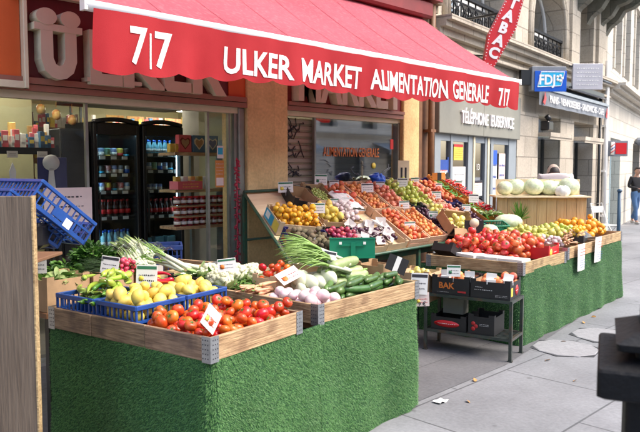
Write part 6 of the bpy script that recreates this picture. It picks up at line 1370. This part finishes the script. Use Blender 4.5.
walk = dict(hip=(0, 0, .93), waist=(0, .0, 1.08), chest=(0, -.01, 1.32), neck=(0, -.02, 1.47), skull=(0, -.035, 1.56), head=(0, -.06, 1.61),
            shl=(-.17, 0, 1.40), shr=(.17, 0, 1.40), ell=(-.24, .03, 1.14), elr=(.24, .03, 1.14), wrl=(-.07, -.20, 1.08), wrr=(.09, -.20, 1.06),
            thl=(-.09, -.02, .84), thr=(.09, .02, .84), knl=(-.09, -.13, .49), knr=(.09, .05, .48), anl=(-.085, -.15, .09), anr=(.09, .24, .13), tol=(-.09, -.28, .045), tor=(.09, .14, .05))
person('person in black jacket and blue jeans walking this way with hands together', (21.35, 7.75, 0), -PI / 4 + .25, walk, 'black_cloth', 'denim')
stand = dict(hip=(0, 0, .94), waist=(0, .0, 1.12), chest=(0, .01, 1.51), neck=(0, -.07, 1.60), skull=(0, -.09, 1.61), head=(0, -.13, 1.615),
             shl=(-.19, 0, 1.555), shr=(.19, 0, 1.555), ell=(-.25, -.04, 1.15), elr=(.25, -.04, 1.15), wrl=(-.16, -.26, 1.10), wrr=(.16, -.26, 1.10),
             thl=(-.09, 0, .85), thr=(.09, 0, .85), knl=(-.10, -.01, .48), knr=(.10, -.01, .48), anl=(-.10, .02, .09), anr=(.10, .02, .09), tol=(-.11, -.12, .04), tor=(.11, -.12, .04))
person('person in pale tee shirt and cap standing with back turned behind the melons', (9.55, 4.62, 0), PI * .72, stand, 'white_cloth', 'black_cloth', True)
# ------------------------------------------------------------------ street furniture
bo = E('bollard', 'black cast iron post with stepped square head at the lower right corner', 'bollard', (1.82, .53, 0), -PI / 4 - .40)
def sq(b, prof, k=5, mi=0):
    """square section with rounded corners, swept over a height profile"""
    vs_ = []; n = 4 * (k + 1)
    for h_, z in prof:
        c = min(.014, h_ * .3)
        for q in range(4):
            for j in range(k + 1):
                a = PI / 2 * q + PI / 2 * j / k; sx, sy = ((1, 1), (-1, 1), (-1, -1), (1, -1))[q]; vs_.append((sx * (h_ - c) + c * Cc(a), sy * (h_ - c) + c * S(a), z))
    fs = [(i * n + j, i * n + (j + 1) % n, (i + 1) * n + (j + 1) % n, (i + 1) * n + j) for i in range(len(prof) - 1) for j in range(n)] + [tuple(range(n))[::-1], tuple(range((len(prof) - 1) * n, len(prof) * n))]
    b.add(vs_, fs, mi, False)
b = MB(); sq(b, [(.20, 0), (.20, .10), (.15, .13), (.135, .14), (.135, 1.14)]); b.build('shaft', 'iron_black', bo)
b = MB(); sq(b, [(.135, 1.14), (.19, 1.156), (.20, 1.162), (.20, 1.222), (.196, 1.228), (.13, 1.242)]); b.build('collar_plate', 'iron_black', bo)
b = MB(); sq(b, [(.115, 1.24), (.115, 1.262), (.158, 1.266), (.16, 1.282), (.105, 1.306), (.10, 1.306), (.10, 1.335), (.09, 1.342), (.02, 1.345)]); b.build('cap', 'iron_black', bo)
pp = E('thin_post', 'thin dark blue metal post on the pavement beyond the oranges', 'post', (13.1, 5.05, 0))
b = MB(); b.cyl((0, 0, 0), (.0, 0, 1.25), .035, 12); b.lathe([(.045, 1.25), (.05, 1.27), (.03, 1.30), (.001, 1.31)], 12); b.build('shaft', 'post_blue', pp); b = MB(); b.lathe([(.07, 0), (.07, .03), (.04, .06), (.035, .06)], 12); b.build('foot', 'post_blue', pp)
ch = E('folding_chair', 'white folding chair standing by the wall behind the blue post', 'chair', (14.8, 6.0, 0), -PI / 4 + .5)
b = MB(); b.tube([(-.24, -.2, 0), (-.2, .1, .48), (-.18, .25, .92), (.18, .25, .92), (.2, .1, .48), (.24, -.2, 0)], .016, 6); b.tube([(-.22, .3, 0), (-.2, -.18, .46), (.2, -.18, .46), (.22, .3, 0)], .016, 6); b.build('frame', 'white_paint', ch)
b = MB(); b.bb(-.2, .2, -.2, .18, .45, .47, ch=.006); b.build('seat', 'white_paint', ch); b = MB(); b.bb(-.19, .19, .20, .22, .72, .86, ch=.005); b.build('backrest', 'white_paint', ch)
# litter
R = random.Random(77)
leafm = MB(); leaf(leafm, (0, 0, 0), (1, 0, .12), .075, .022, 0, R, .25); LF = leafm.mesh('fallen_leaf', 'leaf_dry')
for i, (x, y) in enumerate(((5.60, 2.72), (4.15, 2.62), (4.6, 2.86), (5.2, 2.3), (3.2, 2.05), (3.45, 1.95), (6.3, 2.9), (7.2, 3.12), (4.4, 3.8), (7.6, 3.2))):
    put(LF, 'fallen_leaf', 'small dry brown leaf lying on the pavement', 'leaf', 'dry leaves on the pavement', (x, y, .006), R.uniform(0, 6), R.uniform(.5, .9))
for i, (x, y, s_) in enumerate(((4.02, 2.78, .8),)):
    b = MB(); b.grid(lambda u, v: (u * .13 - .065, v * .09 - .045, .012 + .012 * S(u * 7 + i) * Cc(v * 5)), 6, 5); b.build('paper_scrap', 'paper', label='crumpled white paper scrap on the pavement', cat='litter', loc=(x, y, 0.003), rz=i * .8).scale = (s_, s_, s_)
